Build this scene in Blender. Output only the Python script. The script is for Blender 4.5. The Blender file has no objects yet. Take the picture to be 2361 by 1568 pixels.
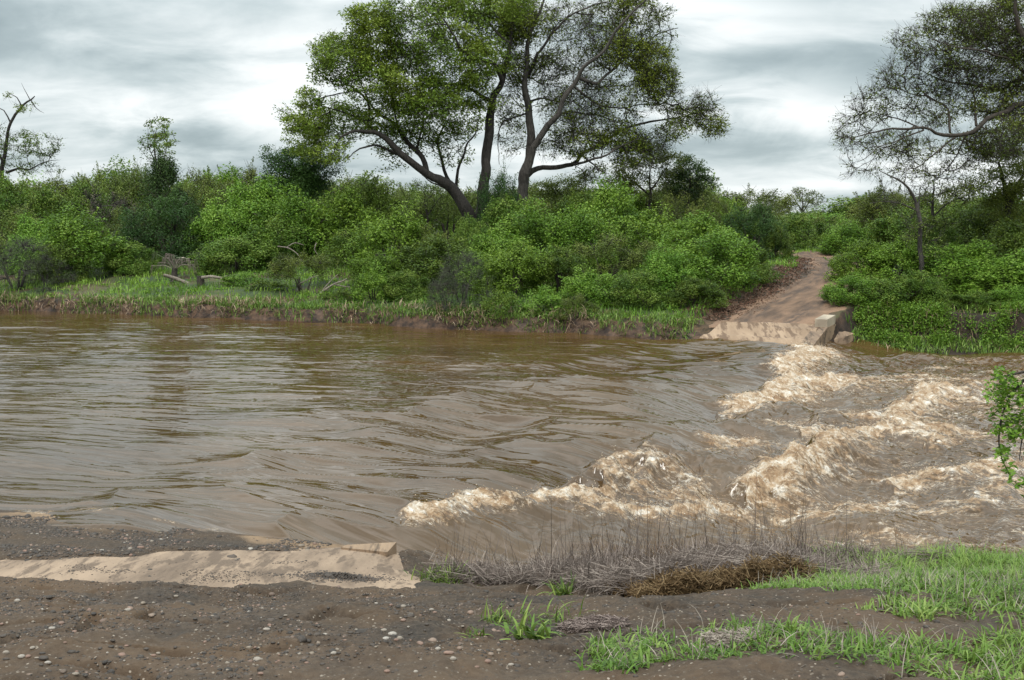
import bpy, math
import numpy as np
from mathutils import Vector

# ------------------------------------------------------------------ camera, sky, sun
sc = bpy.context.scene
col = sc.collection
F = 2532.0; CX, CY = 1180.5, 784.0; H = 4.0; HOR = 500.0
PITCH = math.atan((CY - HOR) / F)
cd = bpy.data.cameras.new('camera'); cam = bpy.data.objects.new('camera', cd); col.objects.link(cam)
cam.location = (0, 0, H); cam.rotation_euler = (math.pi / 2 - PITCH, 0, 0)
cd.sensor_width = 36; cd.lens = 36 * F / 2361.0; cd.clip_end = 9000; cd.clip_start = 0.1
sc.camera = cam
sc.view_settings.view_transform = 'Standard'; sc.view_settings.look = 'None'
sc.view_settings.gamma = 1; sc.view_settings.exposure = 0.28

SUN_EL, SUN_AZ = math.radians(58), math.radians(200)      # azimuth clockwise from +Y
sd = bpy.data.lights.new('sun', 'SUN'); sd.energy = 1.5; sd.angle = math.radians(18); sd.color = (1, .96, .9)
sun = bpy.data.objects.new('sun', sd); col.objects.link(sun)
sv = Vector((math.sin(SUN_AZ) * math.cos(SUN_EL), math.cos(SUN_AZ) * math.cos(SUN_EL), math.sin(SUN_EL)))
sun.rotation_euler = sv.to_track_quat('Z', 'Y').to_euler()
sun.location = (0, 0, 60)


class NT:
    """small node-tree helper"""
    def __init__(s, tree):
        s.t = tree; tree.nodes.clear()

    def n(s, typ, ins=None, **kw):
        nd = s.t.nodes.new(typ)
        for k, v in kw.items(): setattr(nd, k, v)
        for k, v in (ins or {}).items():
            sock = nd.inputs[k]
            if isinstance(v, bpy.types.NodeSocket): s.t.links.new(v, sock)
            elif hasattr(v, 'outputs'): s.t.links.new(v.outputs[0], sock)
            else: sock.default_value = v
        return nd

    def m(s, op, a, b=None, c=None, clamp=False):
        ins = {0: a}
        if b is not None: ins[1] = b
        if c is not None: ins[2] = c
        return s.n('ShaderNodeMath', ins, operation=op, use_clamp=clamp).outputs[0]

    def mix(s, f, a, b, mode='MIX'):
        nd = s.t.nodes.new('ShaderNodeMix'); nd.data_type = 'RGBA'; nd.blend_type = mode
        for i, v in ((0, f), (6, a), (7, b)):
            if isinstance(v, bpy.types.NodeSocket): s.t.links.new(v, nd.inputs[i])
            else: nd.inputs[i].default_value = (tuple(v) + (1,) if i > 0 and len(v) == 3 else v)
        return nd.outputs[2]

    def ramp(s, f, stops, interp='LINEAR'):
        nd = s.t.nodes.new('ShaderNodeValToRGB'); s.t.links.new(f, nd.inputs[0])
        cr = nd.color_ramp; cr.interpolation = interp
        while len(cr.elements) < len(stops): cr.elements.new(.5)
        for e, (p, c) in zip(cr.elements, stops):
            e.position = p; e.color = tuple(c) + (1,) if len(c) == 3 else c
        return nd.outputs[0]

    def noise(s, vec, scale, detail=4, rough=.55, dist=0.0):
        return s.n('ShaderNodeTexNoise', {'Vector': vec, 'Scale': scale, 'Detail': detail, 'Roughness': rough, 'Distortion': dist}).outputs[0]

    def mr(s, v, a, b, c=0.0, d=1.0):
        return s.n('ShaderNodeMapRange', {0: v, 1: a, 2: b, 3: c, 4: d}).outputs[0]


world = bpy.data.worlds.new('World'); sc.world = world; world.use_nodes = True
w = NT(world.node_tree)
sky = w.n('ShaderNodeTexSky', sky_type='NISHITA', sun_disc=False, sun_elevation=SUN_EL, sun_rotation=SUN_AZ)
gen = w.n('ShaderNodeTexCoord').outputs['Generated']
sep = w.n('ShaderNodeSeparateXYZ', {0: gen})
zc = w.m('MAXIMUM', sep.outputs[2], 0.0)
den = w.m('ADD', zc, .24)
cv = w.n('ShaderNodeCombineXYZ', {0: w.m('DIVIDE', sep.outputs[0], den), 1: w.m('MULTIPLY', w.m('DIVIDE', sep.outputs[1], den), 1.15), 2: 0.0}).outputs[0]
n1 = w.noise(w.n('ShaderNodeVectorMath', {0: cv, 1: (3.7, 1.3, 0)}, operation='ADD').outputs[0], 1.05, 8, .52, .5)
n2 = w.noise(w.n('ShaderNodeVectorMath', {0: cv, 1: (8.1, 5.2, 0)}, operation='ADD').outputs[0], 3.4, 8, .56, .4)
nn = w.m('ADD', w.m('MULTIPLY', n1, .66), w.m('MULTIPLY', n2, .34))
az = w.m('ARCTAN2', sep.outputs[0], sep.outputs[1])
for bx, by, sx_, sy_, am in ((1770, 265, 170, 50, .16), (1640, 55, 150, 60, .11), (560, 275, 220, 40, .09), (2000, 60, 300, 40, .03), (1890, 160, 260, 38, -.07), (1830, 350, 200, 34, -.08), (250, 150, 330, 40, -.09), (900, 20, 300, 30, -.05), (1950, 0, 260, 22, -.06), (250, 330, 300, 30, -.04), (480, 20, 200, 40, .03), (1700, 430, 400, 30, .03)):
    a0 = math.atan((bx - CX) / F); z0 = math.sin(math.atan((CY - by) / F) - PITCH)
    ex = w.m('ADD', w.m('POWER', w.m('DIVIDE', w.m('ABSOLUTE', w.m('SUBTRACT', w.m('ADD', az, w.m('MULTIPLY', w.m('SUBTRACT', n2, .5), .25)), a0)), sx_ / F), 2.0),
             w.m('POWER', w.m('DIVIDE', w.m('ABSOLUTE', w.m('SUBTRACT', w.m('ADD', sep.outputs[2], w.m('MULTIPLY', w.m('SUBTRACT', n1, .5), .08)), z0)), sy_ / F), 2.0))
    nn = w.m('ADD', nn, w.m('MULTIPLY', w.m('EXPONENT', w.m('MULTIPLY', ex, -.7)), am))
cl = w.ramp(nn, [(.34, (.29, .36, .38)), (.42, (.39, .465, .485)), (.48, (.52, .595, .61)), (.54, (.68, .74, .75)), (.61, (.86, .90, .90)), (.70, (.98, 1.0, 1.0))])
# real overcast skies are about three times brighter overhead than at the horizon
lift = w.mr(sep.outputs[2], .16, .9, 1.0, 2.7)
cl2 = w.n('ShaderNodeVectorMath', {0: cl, 3: lift}, operation='SCALE').outputs[0]
b1 = w.n('ShaderNodeBackground', {0: sky.outputs[0], 1: .07})
b2 = w.n('ShaderNodeBackground', {0: cl2, 1: 1.0})
ms = w.n('ShaderNodeMixShader', {0: .94, 1: b1, 2: b2})
w.n('ShaderNodeOutputWorld', {0: ms})

# ------------------------------------------------------------------ noise and frames
RNG = np.random.default_rng(11)


def _h(ix, iy, iz, seed):
    n = (ix.astype(np.int64) * 374761393 + iy.astype(np.int64) * 668265263 + iz * 1274126177 + seed * 1013904223) & 0xffffffff
    n = ((n ^ (n >> 13)) * 1274126177) & 0xffffffff
    n = ((n ^ (n >> 16)) * 2246822519) & 0xffffffff
    return ((n ^ (n >> 15)) & 0xffffff) / float(0xffffff)


def vn(x, y, seed=0):
    x = np.asarray(x, float); y = np.asarray(y, float)
    ix = np.floor(x); iy = np.floor(y); fx = x - ix; fy = y - iy
    fx = fx * fx * fx * (fx * (fx * 6 - 15) + 10); fy = fy * fy * fy * (fy * (fy * 6 - 15) + 10)
    a = _h(ix, iy, 0, seed); b = _h(ix + 1, iy, 0, seed); c = _h(ix, iy + 1, 0, seed); d = _h(ix + 1, iy + 1, 0, seed)
    return (a * (1 - fx) + b * fx) * (1 - fy) + (c * (1 - fx) + d * fx) * fy


def fbm(x, y, o=4, seed=0, g=.5):
    s = 0; a = 1; tot = 0
    for i in range(o):
        s = s + a * vn(x, y, seed + i * 17); tot += a; a *= g
        x, y = x * 1.93 + y * .37 + 5.1, y * 1.93 - x * .37 + 9.7
    return s / tot


def sst(a, b, x):
    q = np.clip((np.asarray(x, float) - a) / (b - a), 0, 1); return q * q * (3 - 2 * q)


AX, AY = -1.37, 13.3                       # near end of the causeway's downstream edge
TX, TY, SX, SY = .459, .888, .888, -.459    # along the causeway / along the flow


def st(x, y): return (x - AX) * SX + (y - AY) * SY, (x - AX) * TX + (y - AY) * TY
def xy(s, t): return AX + s * SX + t * TX, AY + s * SY + t * TY


def near_t(s): return np.interp(s, [-80, -34, -17, -5.4, 0, 1.5, 3, 6.4, 9, 30, 90], [-18, -7, -4, -1.3, -.45, .15, 1.15, 3.4, 4.6, 11, 20])
def far_t(s): return np.interp(s, [-90, -34, -17, -4, -.1, .15, 6, 15, 90], [16, 20.5, 22.7, 23.6, 23.4, 26.8, 27, 28, 34])


def road_bend(t): return np.interp(t, [24, 28, 33, 37, 42, 47, 53], [0, .2, .75, .6, -.4, -3, -9])


def ground_smooth(x, y):
    s, t = st(x, y)
    dn = sst(0, 1.0, s)                    # 1 downstream
    wob = (fbm(s * .35, t * .1, 3, 5) - .5) * 1.4
    u = t - far_t(s) - wob * (np.abs(s + 2) > 2.6)
    up = np.interp(u, [-6, -1.5, -.15, .0, .35, 1.6, 6, 12, 30, 90, 400], [-1.6, -1.2, -.5, -.05, .42, .66, 1.2, 1.9, 2.1, 2.3, 3.2])
    dw = np.interp(u, [-6, -1.5, -.3, .8, 1.5, 2.0, 5, 12, 30, 90, 400], [-2, -1.6, -.62, -.3, -.05, .72, 1.05, 1.8, 2.1, 2.3, 3.2])
    hf = up * (1 - dn) + dw * dn
    rd = np.interp(t, [22, 23.8, 24.7, 25.8, 34, 40, 60, 100], [-1.0, -.15, .33, .46, 1.42, 1.95, 2.15, 2.3])
    sr = s - road_bend(t)
    mk = sst(-5.0, -3.9, sr) * (1 - sst(-.25, .4, sr)) * (1 - (sr - s < 0) * 0) * sst(23, 24.5, t) * (1 - sst(44, 50, t))
    hf = hf * (1 - mk) + rd * mk
    v = near_t(s) - t
    nu = np.interp(v, [-8, -2, 0, 2, 3.4, 5, 7, 10, 30, 300], [-1.8, -.7, -.03, .25, .38, .92, 1.5, 2.0, 2.4, 2.8])
    nd = np.interp(v, [-8, -2, 0, .9, 2, 3.4, 5, 7, 10, 30, 300], [-2, -1.3, -.55, .0, .2, .45, .92, 1.5, 2.0, 2.4, 2.8])
    hn = nu * (1 - dn) + nd * dn
    return np.where(t > 12, hf, hn), s, t, u, v


def slab_mask(x, y):
    s, t = st(x, y)
    D = y
    px = CX + x / y * F
    right = np.interp(D, [10.3, 10.9, 13.2], [-.66, -.84, -1.36])
    return (1 - sst(-.1, .05, x - right)) * sst(10.55, 10.75, D) * (1 - sst(-4.0, -3.4, -s - 7.6)) if False else (1 - sst(-.1, .05, x - right)) * sst(10.42, 10.66, D)


def ground_h(x, y):
    h, s, t, u, v = ground_smooth(x, y)
    far = t > 12
    near = (np.hypot(x, y) < 40) & ~far
    b = (fbm(x * .8, y * .8, 4, 21) - .5) * .22
    b = b + (fbm(x * 4, y * 4, 4, 22, .6) - .5) * .085 + np.abs(fbm(x * 11, y * 11, 2, 24) - .5) * .03
    rill = np.abs(fbm(x * .7 + y * .9, y * 1.1 - x * .3, 3, 31) - .5)
    b = b - np.exp(-(rill / .02) ** 2) * .075
    sm = slab_mask(x, y)
    b = b * (1 - .82 * sm) + sm * (-.012)
    # gravel drifts over the slab's upstream half
    drift = sst(-.22, .12, y - np.interp(x, [-9, -5.3, -4.3, -3.3, -1.9, -1.4], [11.25, 11.45, 11.95, 12.6, 13.3, 14.0]) + (fbm(x * 1.3, y * 1.8, 4, 44) - .5) * .8) * sm
    lip2 = (1 - sst(-.06, .10, y - 10.74 - (fbm(x * 2.3, y * 2.3, 4, 46, .6) - .5) * .75)) * sm
    rt = np.interp(y, [10.3, 10.9, 13.2], [-.62, -.84, -1.36])
    lip2 = np.maximum(lip2, sst(-.05, .08, x - rt + .05 + (fbm(x * 3, y * 3, 3, 47) - .5) * .35) * sm * (y < 12.4))
    b = b + np.maximum(drift, lip2 * .8) * .055
    bf = (fbm(x * .5, y * .5, 4, 23) - .5) * .35 * sst(.2, 2.5, u) + (fbm(x * 2.2, y * 2.2, 3, 25) - .5) * .16
    rdm = sst(-4.6, -3.9, s) * (1 - sst(-.4, .2, s)) * sst(22, 23, t) * (1 - sst(44, 48, t))
    bf = bf * (1 - .85 * rdm)
    return h + np.where(far, bf, b)


FW = np.array([0, math.cos(PITCH), -math.sin(PITCH)]); UPV = np.array([0, math.sin(PITCH), math.cos(PITCH)])


def ray(px, py):
    d = np.array([(px - CX) / F, 0, 0]) + UPV * (CY - py) / F + FW
    return d


def at(px, py, Y):                         # the point of the place seen at (px,py), Y metres ahead
    d = ray(px, py); return np.array([0, 0, H]) + d * (Y / d[1])


def on_z(px, py, z):
    d = ray(px, py); return np.array([0, 0, H]) + d * ((z - H) / d[2])


def gp(px, Y):                             # ground point in the direction px, Y ahead
    x = (px - CX) / F * Y / math.cos(PITCH) * .994 * 1.0
    z = float(ground_h(np.array([x]), np.array([Y]))[0])
    for _ in range(3):                     # refine x for the slight pitch
        dy = (z - H)
        depth = Y * math.cos(PITCH) - dy * math.sin(PITCH)
        x = (px - CX) / F * depth
        z = float(ground_h(np.array([x]), np.array([Y]))[0])
    return np.array([x, Y, z])


def on_ground(px, py, y0=4.0, y1=90):
    d = ray(px, py)
    ys = np.geomspace(y0, y1, 900); k = ys / d[1]
    x = d[0] * k; z = H + d[2] * k
    g = ground_h(x, ys)
    i = int(np.argmax(z <= g))
    return np.array([x[i], ys[i], g[i]])


# ------------------------------------------------------------------ mesh building
class Geo:
    def __init__(s): s.v = []; s.f = {3: [], 4: []}; s.a = []; s.n = 0

    def add(s, v, f, tint=None):
        v = np.asarray(v, float).reshape(-1, 3); f = np.asarray(f, int)
        s.v.append(v); s.f[f.shape[1]].append(f + s.n)
        s.a.append(np.full(len(v), .5) if tint is None else np.broadcast_to(np.asarray(tint, float), (len(v),)).copy())
        s.n += len(v)


def mesh(name, g, attrs=None, smooth=False, uv=None):
    me = bpy.data.meshes.new(name)
    v = np.concatenate(g.v)
    me.vertices.add(len(v)); me.vertices.foreach_set('co', v.astype(np.float32).ravel())
    parts = []; sizes = []
    for k in (3, 4):
        if g.f[k]:
            a = np.concatenate(g.f[k]); parts.append(a.ravel()); sizes.append(np.full(len(a), k))
    li = np.concatenate(parts); sz = np.concatenate(sizes)
    me.loops.add(len(li)); me.loops.foreach_set('vertex_index', li.astype(np.int32))
    me.polygons.add(len(sz)); me.polygons.foreach_set('loop_start', (np.cumsum(sz) - sz).astype(np.int32))
    me.polygons.foreach_set('loop_total', sz.astype(np.int32))
    at_ = me.attributes.new('tint', 'FLOAT', 'POINT'); at_.data.foreach_set('value', np.concatenate(g.a).astype(np.float32))
    for k, a in (attrs or {}).items():
        q = me.attributes.new(k, 'FLOAT', 'POINT'); q.data.foreach_set('value', np.asarray(a, np.float32))
    if uv is not None:
        ul = me.uv_layers.new(name='flow'); ul.data.foreach_set('uv', uv[li].astype(np.float32).ravel())
    me.update(calc_edges=True)
    me.polygons.foreach_set('use_smooth', np.full(len(sz), smooth))
    return me


def obj(name, g, mat, parent=None, smooth=False, label=None, cat=None, group=None, kind=None, attrs=None, uv=None, loc=None):
    me = g if isinstance(g, bpy.types.Mesh) else mesh(name, g, attrs, smooth, uv)
    if not me.materials: me.materials.append(mat)
    o = bpy.data.objects.new(name, me); col.objects.link(o)
    if parent: o.parent = parent
    if loc is not None: o.location = loc
    return tag(o, label, cat, group, kind)


def tag(o, label=None, cat=None, group=None, kind=None):
    if label: o['label'] = label
    if cat: o['category'] = cat
    if group: o['group'] = group
    if kind: o['kind'] = kind
    return o


def empty(name, loc, label, cat, group=None):
    o = bpy.data.objects.new(name, None); col.objects.link(o); o.location = [float(q) for q in loc]
    return tag(o, label, cat, group)


def norm(a): return a / np.maximum(np.linalg.norm(a, axis=-1, keepdims=True), 1e-9)


def rdir(n, rng):
    return norm(rng.normal(size=(n, 3)))


def leaves(g, c, L, W, rng, up=.4, tint=None, out=None):
    """rhombic, slightly folded leaves at the points c"""
    n = len(c)
    nr = rdir(n, rng); nr[:, 2] = np.abs(nr[:, 2]) * .8 + up
    if out is not None: nr = nr + out * .6
    nr = norm(nr)
    tg = norm(np.cross(nr, rdir(n, rng))); bt = np.cross(nr, tg)
    L = L * rng.uniform(.45, 1.4, (n, 1)); W = W * rng.uniform(.7, 1.2, (n, 1))
    a = c - tg * L * .5; b = c + bt * W * .5 + tg * L * .05 + nr * L * .10; d = c + tg * L * .5 - nr * L * .05; e = c - bt * W * .5 + tg * L * .05 + nr * L * .10
    v = np.stack([a, b, d, e], 1).reshape(-1, 3)
    f = np.arange(n * 4).reshape(n, 4)
    tt = rng.uniform(0, 1, n) if tint is None else np.clip(tint + rng.normal(0, .16, n), 0, 1)
    g.add(v, f, np.repeat(tt, 4))


def frusta(g, P0, P1, r0, r1, n=4, tint=.5):
    m = len(P0)
    if m == 0: return
    d = norm(P1 - P0); ref = np.where(np.abs(d[:, 2:3]) > .9, np.array([[1., 0, 0]]), np.array([[0., 0, 1]]))
    u = norm(np.cross(d, ref)); w_ = np.cross(d, u)
    an = np.arange(n) * 2 * math.pi / n
    ring = u[:, None, :] * np.cos(an)[None, :, None] + w_[:, None, :] * np.sin(an)[None, :, None]
    A = P0[:, None, :] + ring * np.asarray(r0).reshape(-1, 1, 1); B = P1[:, None, :] + ring * np.asarray(r1).reshape(-1, 1, 1)
    v = np.concatenate([A, B], 1).reshape(-1, 3)
    i = np.arange(n); q = np.stack([i, (i + 1) % n, (i + 1) % n + n, i + n], 1)
    f = (q[None] + (np.arange(m) * 2 * n)[:, None, None]).reshape(-1, 4)
    g.add(v, f, np.full(len(v), tint))


def catmull(P, step):
    P = np.asarray(P, float)
    Q = np.vstack([2 * P[0] - P[1], P, 2 * P[-1] - P[-2]]); out = []; par = []
    for i in range(len(P) - 1):
        a, b, c, d = Q[i:i + 4]; k = max(2, int(np.linalg.norm(c - b) / step))
        for j in range(k):
            t = j / k
            out.append(.5 * ((2 * b) + (c - a) * t + (2 * a - 5 * b + 4 * c - d) * t * t + (3 * b - a - 3 * c + d) * t ** 3)); par.append((i + t) / (len(P) - 1))
    out.append(P[-1]); par.append(1.0)
    return np.array(out), np.array(par)


def tube(g, P, R, n=10, rough=.12, seed=0, tint=.5, cap=True):
    P = np.asarray(P, float); m = len(P); R = np.broadcast_to(R, (m,))
    d = norm(np.gradient(P, axis=0)); u = np.cross(d[0], [0.31, .9, .2]); u /= np.linalg.norm(u)
    V = []
    an = np.arange(n) * 2 * math.pi / n
    for k in range(m):
        u = u - d[k] * np.dot(u, d[k]); u /= np.linalg.norm(u); w_ = np.cross(d[k], u)
        rr = R[k] * (1 + rough * 2 * (vn(np.arange(n) * 1.7 + seed, np.full(n, k * .55), seed) - .5))
        V.append(P[k] + (u[None] * np.cos(an)[:, None] + w_[None] * np.sin(an)[:, None]) * rr[:, None])
    V = np.concatenate(V)
    i = np.arange(n); q = np.stack([i, (i + 1) % n, (i + 1) % n + n, i + n], 1)
    f = (q[None] + (np.arange(m - 1) * n)[:, None, None]).reshape(-1, 4)
    g.add(V, f, tint)
    if cap:
        for e in (0, m - 1):
            vv = np.vstack([V[e * n:(e + 1) * n], P[e][None]]); ff = np.stack([i, (i + 1) % n, np.full(n, n)], 1)
            g.add(vv, ff, tint)


def boxg(g, P8, tint=.5):
    """closed box from 4 bottom and 4 top corners"""
    f = [[0, 3, 2, 1], [4, 5, 6, 7], [0, 1, 5, 4], [1, 2, 6, 5], [2, 3, 7, 6], [3, 0, 4, 7]]
    g.add(P8, f, tint)


# ------------------------------------------------------------------ materials
def mat(name, build):
    m = bpy.data.materials.new(name); m.use_nodes = True; t = NT(m.node_tree)
    out = build(t); t.n('ShaderNodeOutputMaterial', {0: out}); return m


def leafmat(name, dark, mid, light, trans=.22, rough=.5):
    def b(t):
        a = t.n('ShaderNodeAttribute', attribute_name='tint').outputs['Fac']
        orr = t.n('ShaderNodeObjectInfo').outputs['Random']
        f = t.m('ADD', a, t.m('MULTIPLY', t.m('SUBTRACT', orr, .5), .42), clamp=True)
        c = t.ramp(f, [(0, dark), (.5, mid), (1, light)])
        hs = t.n('ShaderNodeHueSaturation', {'Hue': t.mr(orr, 0, 1, .482, .515), 'Saturation': 1.0, 'Value': 1.0, 'Color': c}).outputs[0]
        p = t.n('ShaderNodeBsdfPrincipled', {'Base Color': hs, 'Roughness': rough, 'Specular IOR Level': .3})
        tr = t.n('ShaderNodeBsdfTranslucent', {'Color': t.mix(.5, hs, tuple(light), 'MIX')})
        return t.n('ShaderNodeMixShader', {0: trans, 1: p, 2: tr})
    return mat(name, b)


M = {}
M['leaf_bright'] = leafmat('leaf_bright', (.045, .105, .010), (.125, .24, .020), (.26, .39, .055))
M['leaf_mid'] = leafmat('leaf_mid', (.035, .08, .010), (.10, .18, .018), (.23, .30, .05))
M['leaf_dark'] = leafmat('leaf_dark', (.018, .046, .012), (.042, .090, .019), (.085, .15, .032), .2)
M['leaf_olive'] = leafmat('leaf_olive', (.045, .075, .012), (.11, .155, .022), (.21, .25, .05))
M['leaf_grey'] = leafmat('leaf_grey', (.04, .065, .028), (.085, .12, .052), (.16, .19, .10), .25)
M['leaf_tree'] = leafmat('leaf_tree', (.055, .095, .010), (.135, .21, .018), (.26, .32, .045))
M['grass'] = leafmat('grass', (.04, .08, .012), (.115, .21, .026), (.27, .35, .085), .25)
M['dry'] = leafmat('dry', (.075, .057, .046), (.18, .142, .118), (.36, .30, .25), .1, .8)
M['tan'] = leafmat('tan', (.14, .095, .055), (.27, .19, .12), (.44, .34, .23), .1, .8)
M['dry_brown'] = leafmat('dry_brown', (.055, .030, .014), (.15, .085, .040), (.30, .20, .11), .1, .8)
M['litter'] = leafmat('litter', (.06, .030, .018), (.15, .08, .05), (.27, .17, .11), .05, .8)


def barkmat(name, c1, c2, sc_=6):
    def b(t):
        co = t.n('ShaderNodeTexCoord').outputs['Object']
        v = t.n('ShaderNodeMapping', {0: co, 3: (sc_, sc_, sc_ * .3)}).outputs[0]
        n = t.noise(v, 1.5, 8, .65); n2 = t.noise(co, .7, 4)
        c = t.mix(t.mr(t.m('ADD', t.m('MULTIPLY', n, .6), t.m('MULTIPLY', n2, .4)), .35, .65), c1, c2)
        bp = t.n('ShaderNodeBump', {'Strength': 1.0, 'Distance': .12, 'Height': n}).outputs[0]
        return t.n('ShaderNodeBsdfPrincipled', {'Base Color': c, 'Roughness': .9, 'Normal': bp})
    return mat(name, b)


M['bark_dark'] = barkmat('bark_dark', (.012, .010, .009), (.06, .05, .042))
M['bark_grey'] = barkmat('bark_grey', (.015, .013, .011), (.115, .10, .088))
M['bark_brown'] = barkmat('bark_brown', (.02, .016, .013), (.085, .068, .052))
M['wood_pale'] = barkmat('wood_pale', (.14, .11, .085), (.42, .36, .29), 12)


def b_ground(t):
    co = t.n('ShaderNodeTexCoord').outputs['Object']
    far = t.n('ShaderNodeAttribute', attribute_name='far').outputs['Fac']
    bank = t.n('ShaderNodeAttribute', attribute_name='bank').outputs['Fac']
    sand = t.n('ShaderNodeAttribute', attribute_name='sand').outputs['Fac']
    n = t.noise(co, 1.3, 8, .6); nf = t.noise(co, 22, 5, .7); nb = t.noise(co, .35, 4)
    soil = t.mix(t.mr(n, .38, .62), (.022, .014, .008), (.070, .045, .027))
    soil = t.mix(t.m('MULTIPLY', t.mr(nb, .5, .62), .4), soil, (.13, .082, .048))
    soil = t.mix(t.mr(nf, .42, .72, 0, .5), soil, (.14, .098, .064))
    vo = t.n('ShaderNodeTexVoronoi', {'Vector': co, 'Scale': 42.0, 'Randomness': 1.0})
    pick = t.m('MULTIPLY', t.m('LESS_THAN', vo.outputs['Distance'], .30), t.m('GREATER_THAN', t.n('ShaderNodeSeparateColor', {0: vo.outputs['Color']}).outputs[0], .62))
    vcol = t.ramp(t.n('ShaderNodeSeparateColor', {0: vo.outputs['Color']}).outputs[1], [(0, (.05, .04, .032)), (.6, (.15, .12, .09)), (1, (.34, .28, .22))])
    soil = t.mix(t.m('MULTIPLY', pick, t.mr(n, .36, .5)), soil, vcol)
    sandc = t.mix(t.mr(n, .35, .65), (.20, .125, .07), (.34, .23, .14))
    soil = t.mix(sand, soil, sandc)
    gr = t.mix(t.mr(n, .35, .65), (.02, .04, .01), (.06, .085, .02))
    gr = t.mix(t.mr(nb, .5, .6, 0, .7), gr, (.11, .08, .045))
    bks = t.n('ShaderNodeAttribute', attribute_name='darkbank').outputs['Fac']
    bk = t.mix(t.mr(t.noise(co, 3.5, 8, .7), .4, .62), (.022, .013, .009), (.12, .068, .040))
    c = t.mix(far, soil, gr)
    bk = t.mix(t.m('MULTIPLY', bks, .8), bk, (.016, .011, .008))  # dark wet soil and roots, with shade under overhanging plants put into the colour
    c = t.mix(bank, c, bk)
    h = t.m('ADD', t.m('MULTIPLY', nf, .5), t.m('MULTIPLY', pick, .35))
    bp = t.n('ShaderNodeBump', {'Strength': .9, 'Distance': .03, 'Height': h}).outputs[0]
    rg = t.mr(n, .35, .6, .6, .9)
    return t.n('ShaderNodeBsdfPrincipled', {'Base Color': c, 'Roughness': rg, 'Normal': bp, 'Specular IOR Level': .35})


M['ground'] = mat('ground', b_ground)


def b_road(t):
    co = t.n('ShaderNodeTexCoord').outputs['UV']
    ob = t.n('ShaderNodeTexCoord').outputs['Object']
    sp = t.n('ShaderNodeSeparateXYZ', {0: co})
    st_ = t.n('ShaderNodeMapping', {0: co, 3: (1.8, .45, 1)}).outputs[0]
    n = t.noise(st_, 1.6, 6, .6, .4); n2 = t.noise(ob, 9, 6, .65); n3 = t.noise(ob, .5, 3)
    c = t.mix(t.mr(n, .38, .62), (.085, .050, .030), (.20, .118, .070))
    c = t.mix(t.mr(n3, .45, .62), c, (.25, .148, .088))
    c = t.mix(t.mr(n2, .5, .75, 0, .5), c, (.08, .055, .04))
    tr = t.m('ABSOLUTE', t.m('SUBTRACT', t.m('ABSOLUTE', t.m('SUBTRACT', sp.outputs[0], .1)), .75))
    trk = t.m('MULTIPLY', t.mr(tr, .12, .42, 1, 0), t.mr(t.noise(st_, 3, 4), .4, .6))
    c = t.mix(t.m('MULTIPLY', trk, .85), c, (.065, .042, .030))
    bp = t.n('ShaderNodeBump', {'Strength': .8, 'Distance': .05, 'Height': t.m('ADD', n, n2)}).outputs[0]
    return t.n('ShaderNodeBsdfPrincipled', {'Base Color': c, 'Roughness': .85, 'Normal': bp})


M['road'] = mat('road', b_road)


def concrete(name, c1, c2, mud, mudf):
    def b(t):
        co = t.n('ShaderNodeTexCoord').outputs['Object']
        mp = t.n('ShaderNodeMapping', {0: co, 2: (0, 0, .48), 3: (1.5, .35, 1)}).outputs[0]
        n = t.noise(mp, 1.4, 7, .6, .3); n2 = t.noise(co, 28, 5, .7); n3 = t.noise(mp, 3.1, 7, .68, .3)
        c = t.mix(t.mr(n, .35, .62), c1, c2)
        c = t.mix(t.mr(n2, .45, .8, 0, .4), c, (.22, .17, .13))
        c = t.mix(t.mr(n3, mudf, mudf + .08, 0, .85), c, mud)
        bp = t.n('ShaderNodeBump', {'Strength': .6, 'Distance': .015, 'Height': t.m('ADD', n2, n3)}).outputs[0]
        return t.n('ShaderNodeBsdfPrincipled', {'Base Color': c, 'Roughness': .75, 'Normal': bp})
    return mat(name, b)


M['slab'] = concrete('slab', (.17, .115, .075), (.37, .26, .175), (.12, .08, .052), .50)
M['ramp'] = concrete('ramp', (.25, .165, .10), (.39, .27, .175), (.12, .07, .04), .50)
M['block'] = concrete('block', (.30, .245, .18), (.46, .38, .28), (.14, .10, .07), .66)
M['wall_wet'] = concrete('wall_wet', (.17, .11, .07), (.33, .225, .14), (.06, .04, .025), .5)


def b_stone(t):
    a = t.n('ShaderNodeAttribute', attribute_name='tint').outputs['Fac']
    co = t.n('ShaderNodeTexCoord').outputs['Object']
    c = t.ramp(a, [(0, (.018, .015, .013)), (.35, (.055, .042, .033)), (.55, (.13, .09, .065)), (.7, (.26, .155, .115)), (.85, (.25, .20, .15)), (1, (.42, .38, .33))])
    n = t.noise(co, 60, 4)
    c = t.mix(t.mr(n, .35, .7, 0, .5), c, (.10, .078, .06))
    return t.n('ShaderNodeBsdfPrincipled', {'Base Color': c, 'Roughness': .7})


M['stone'] = mat('stone', b_stone)


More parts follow.
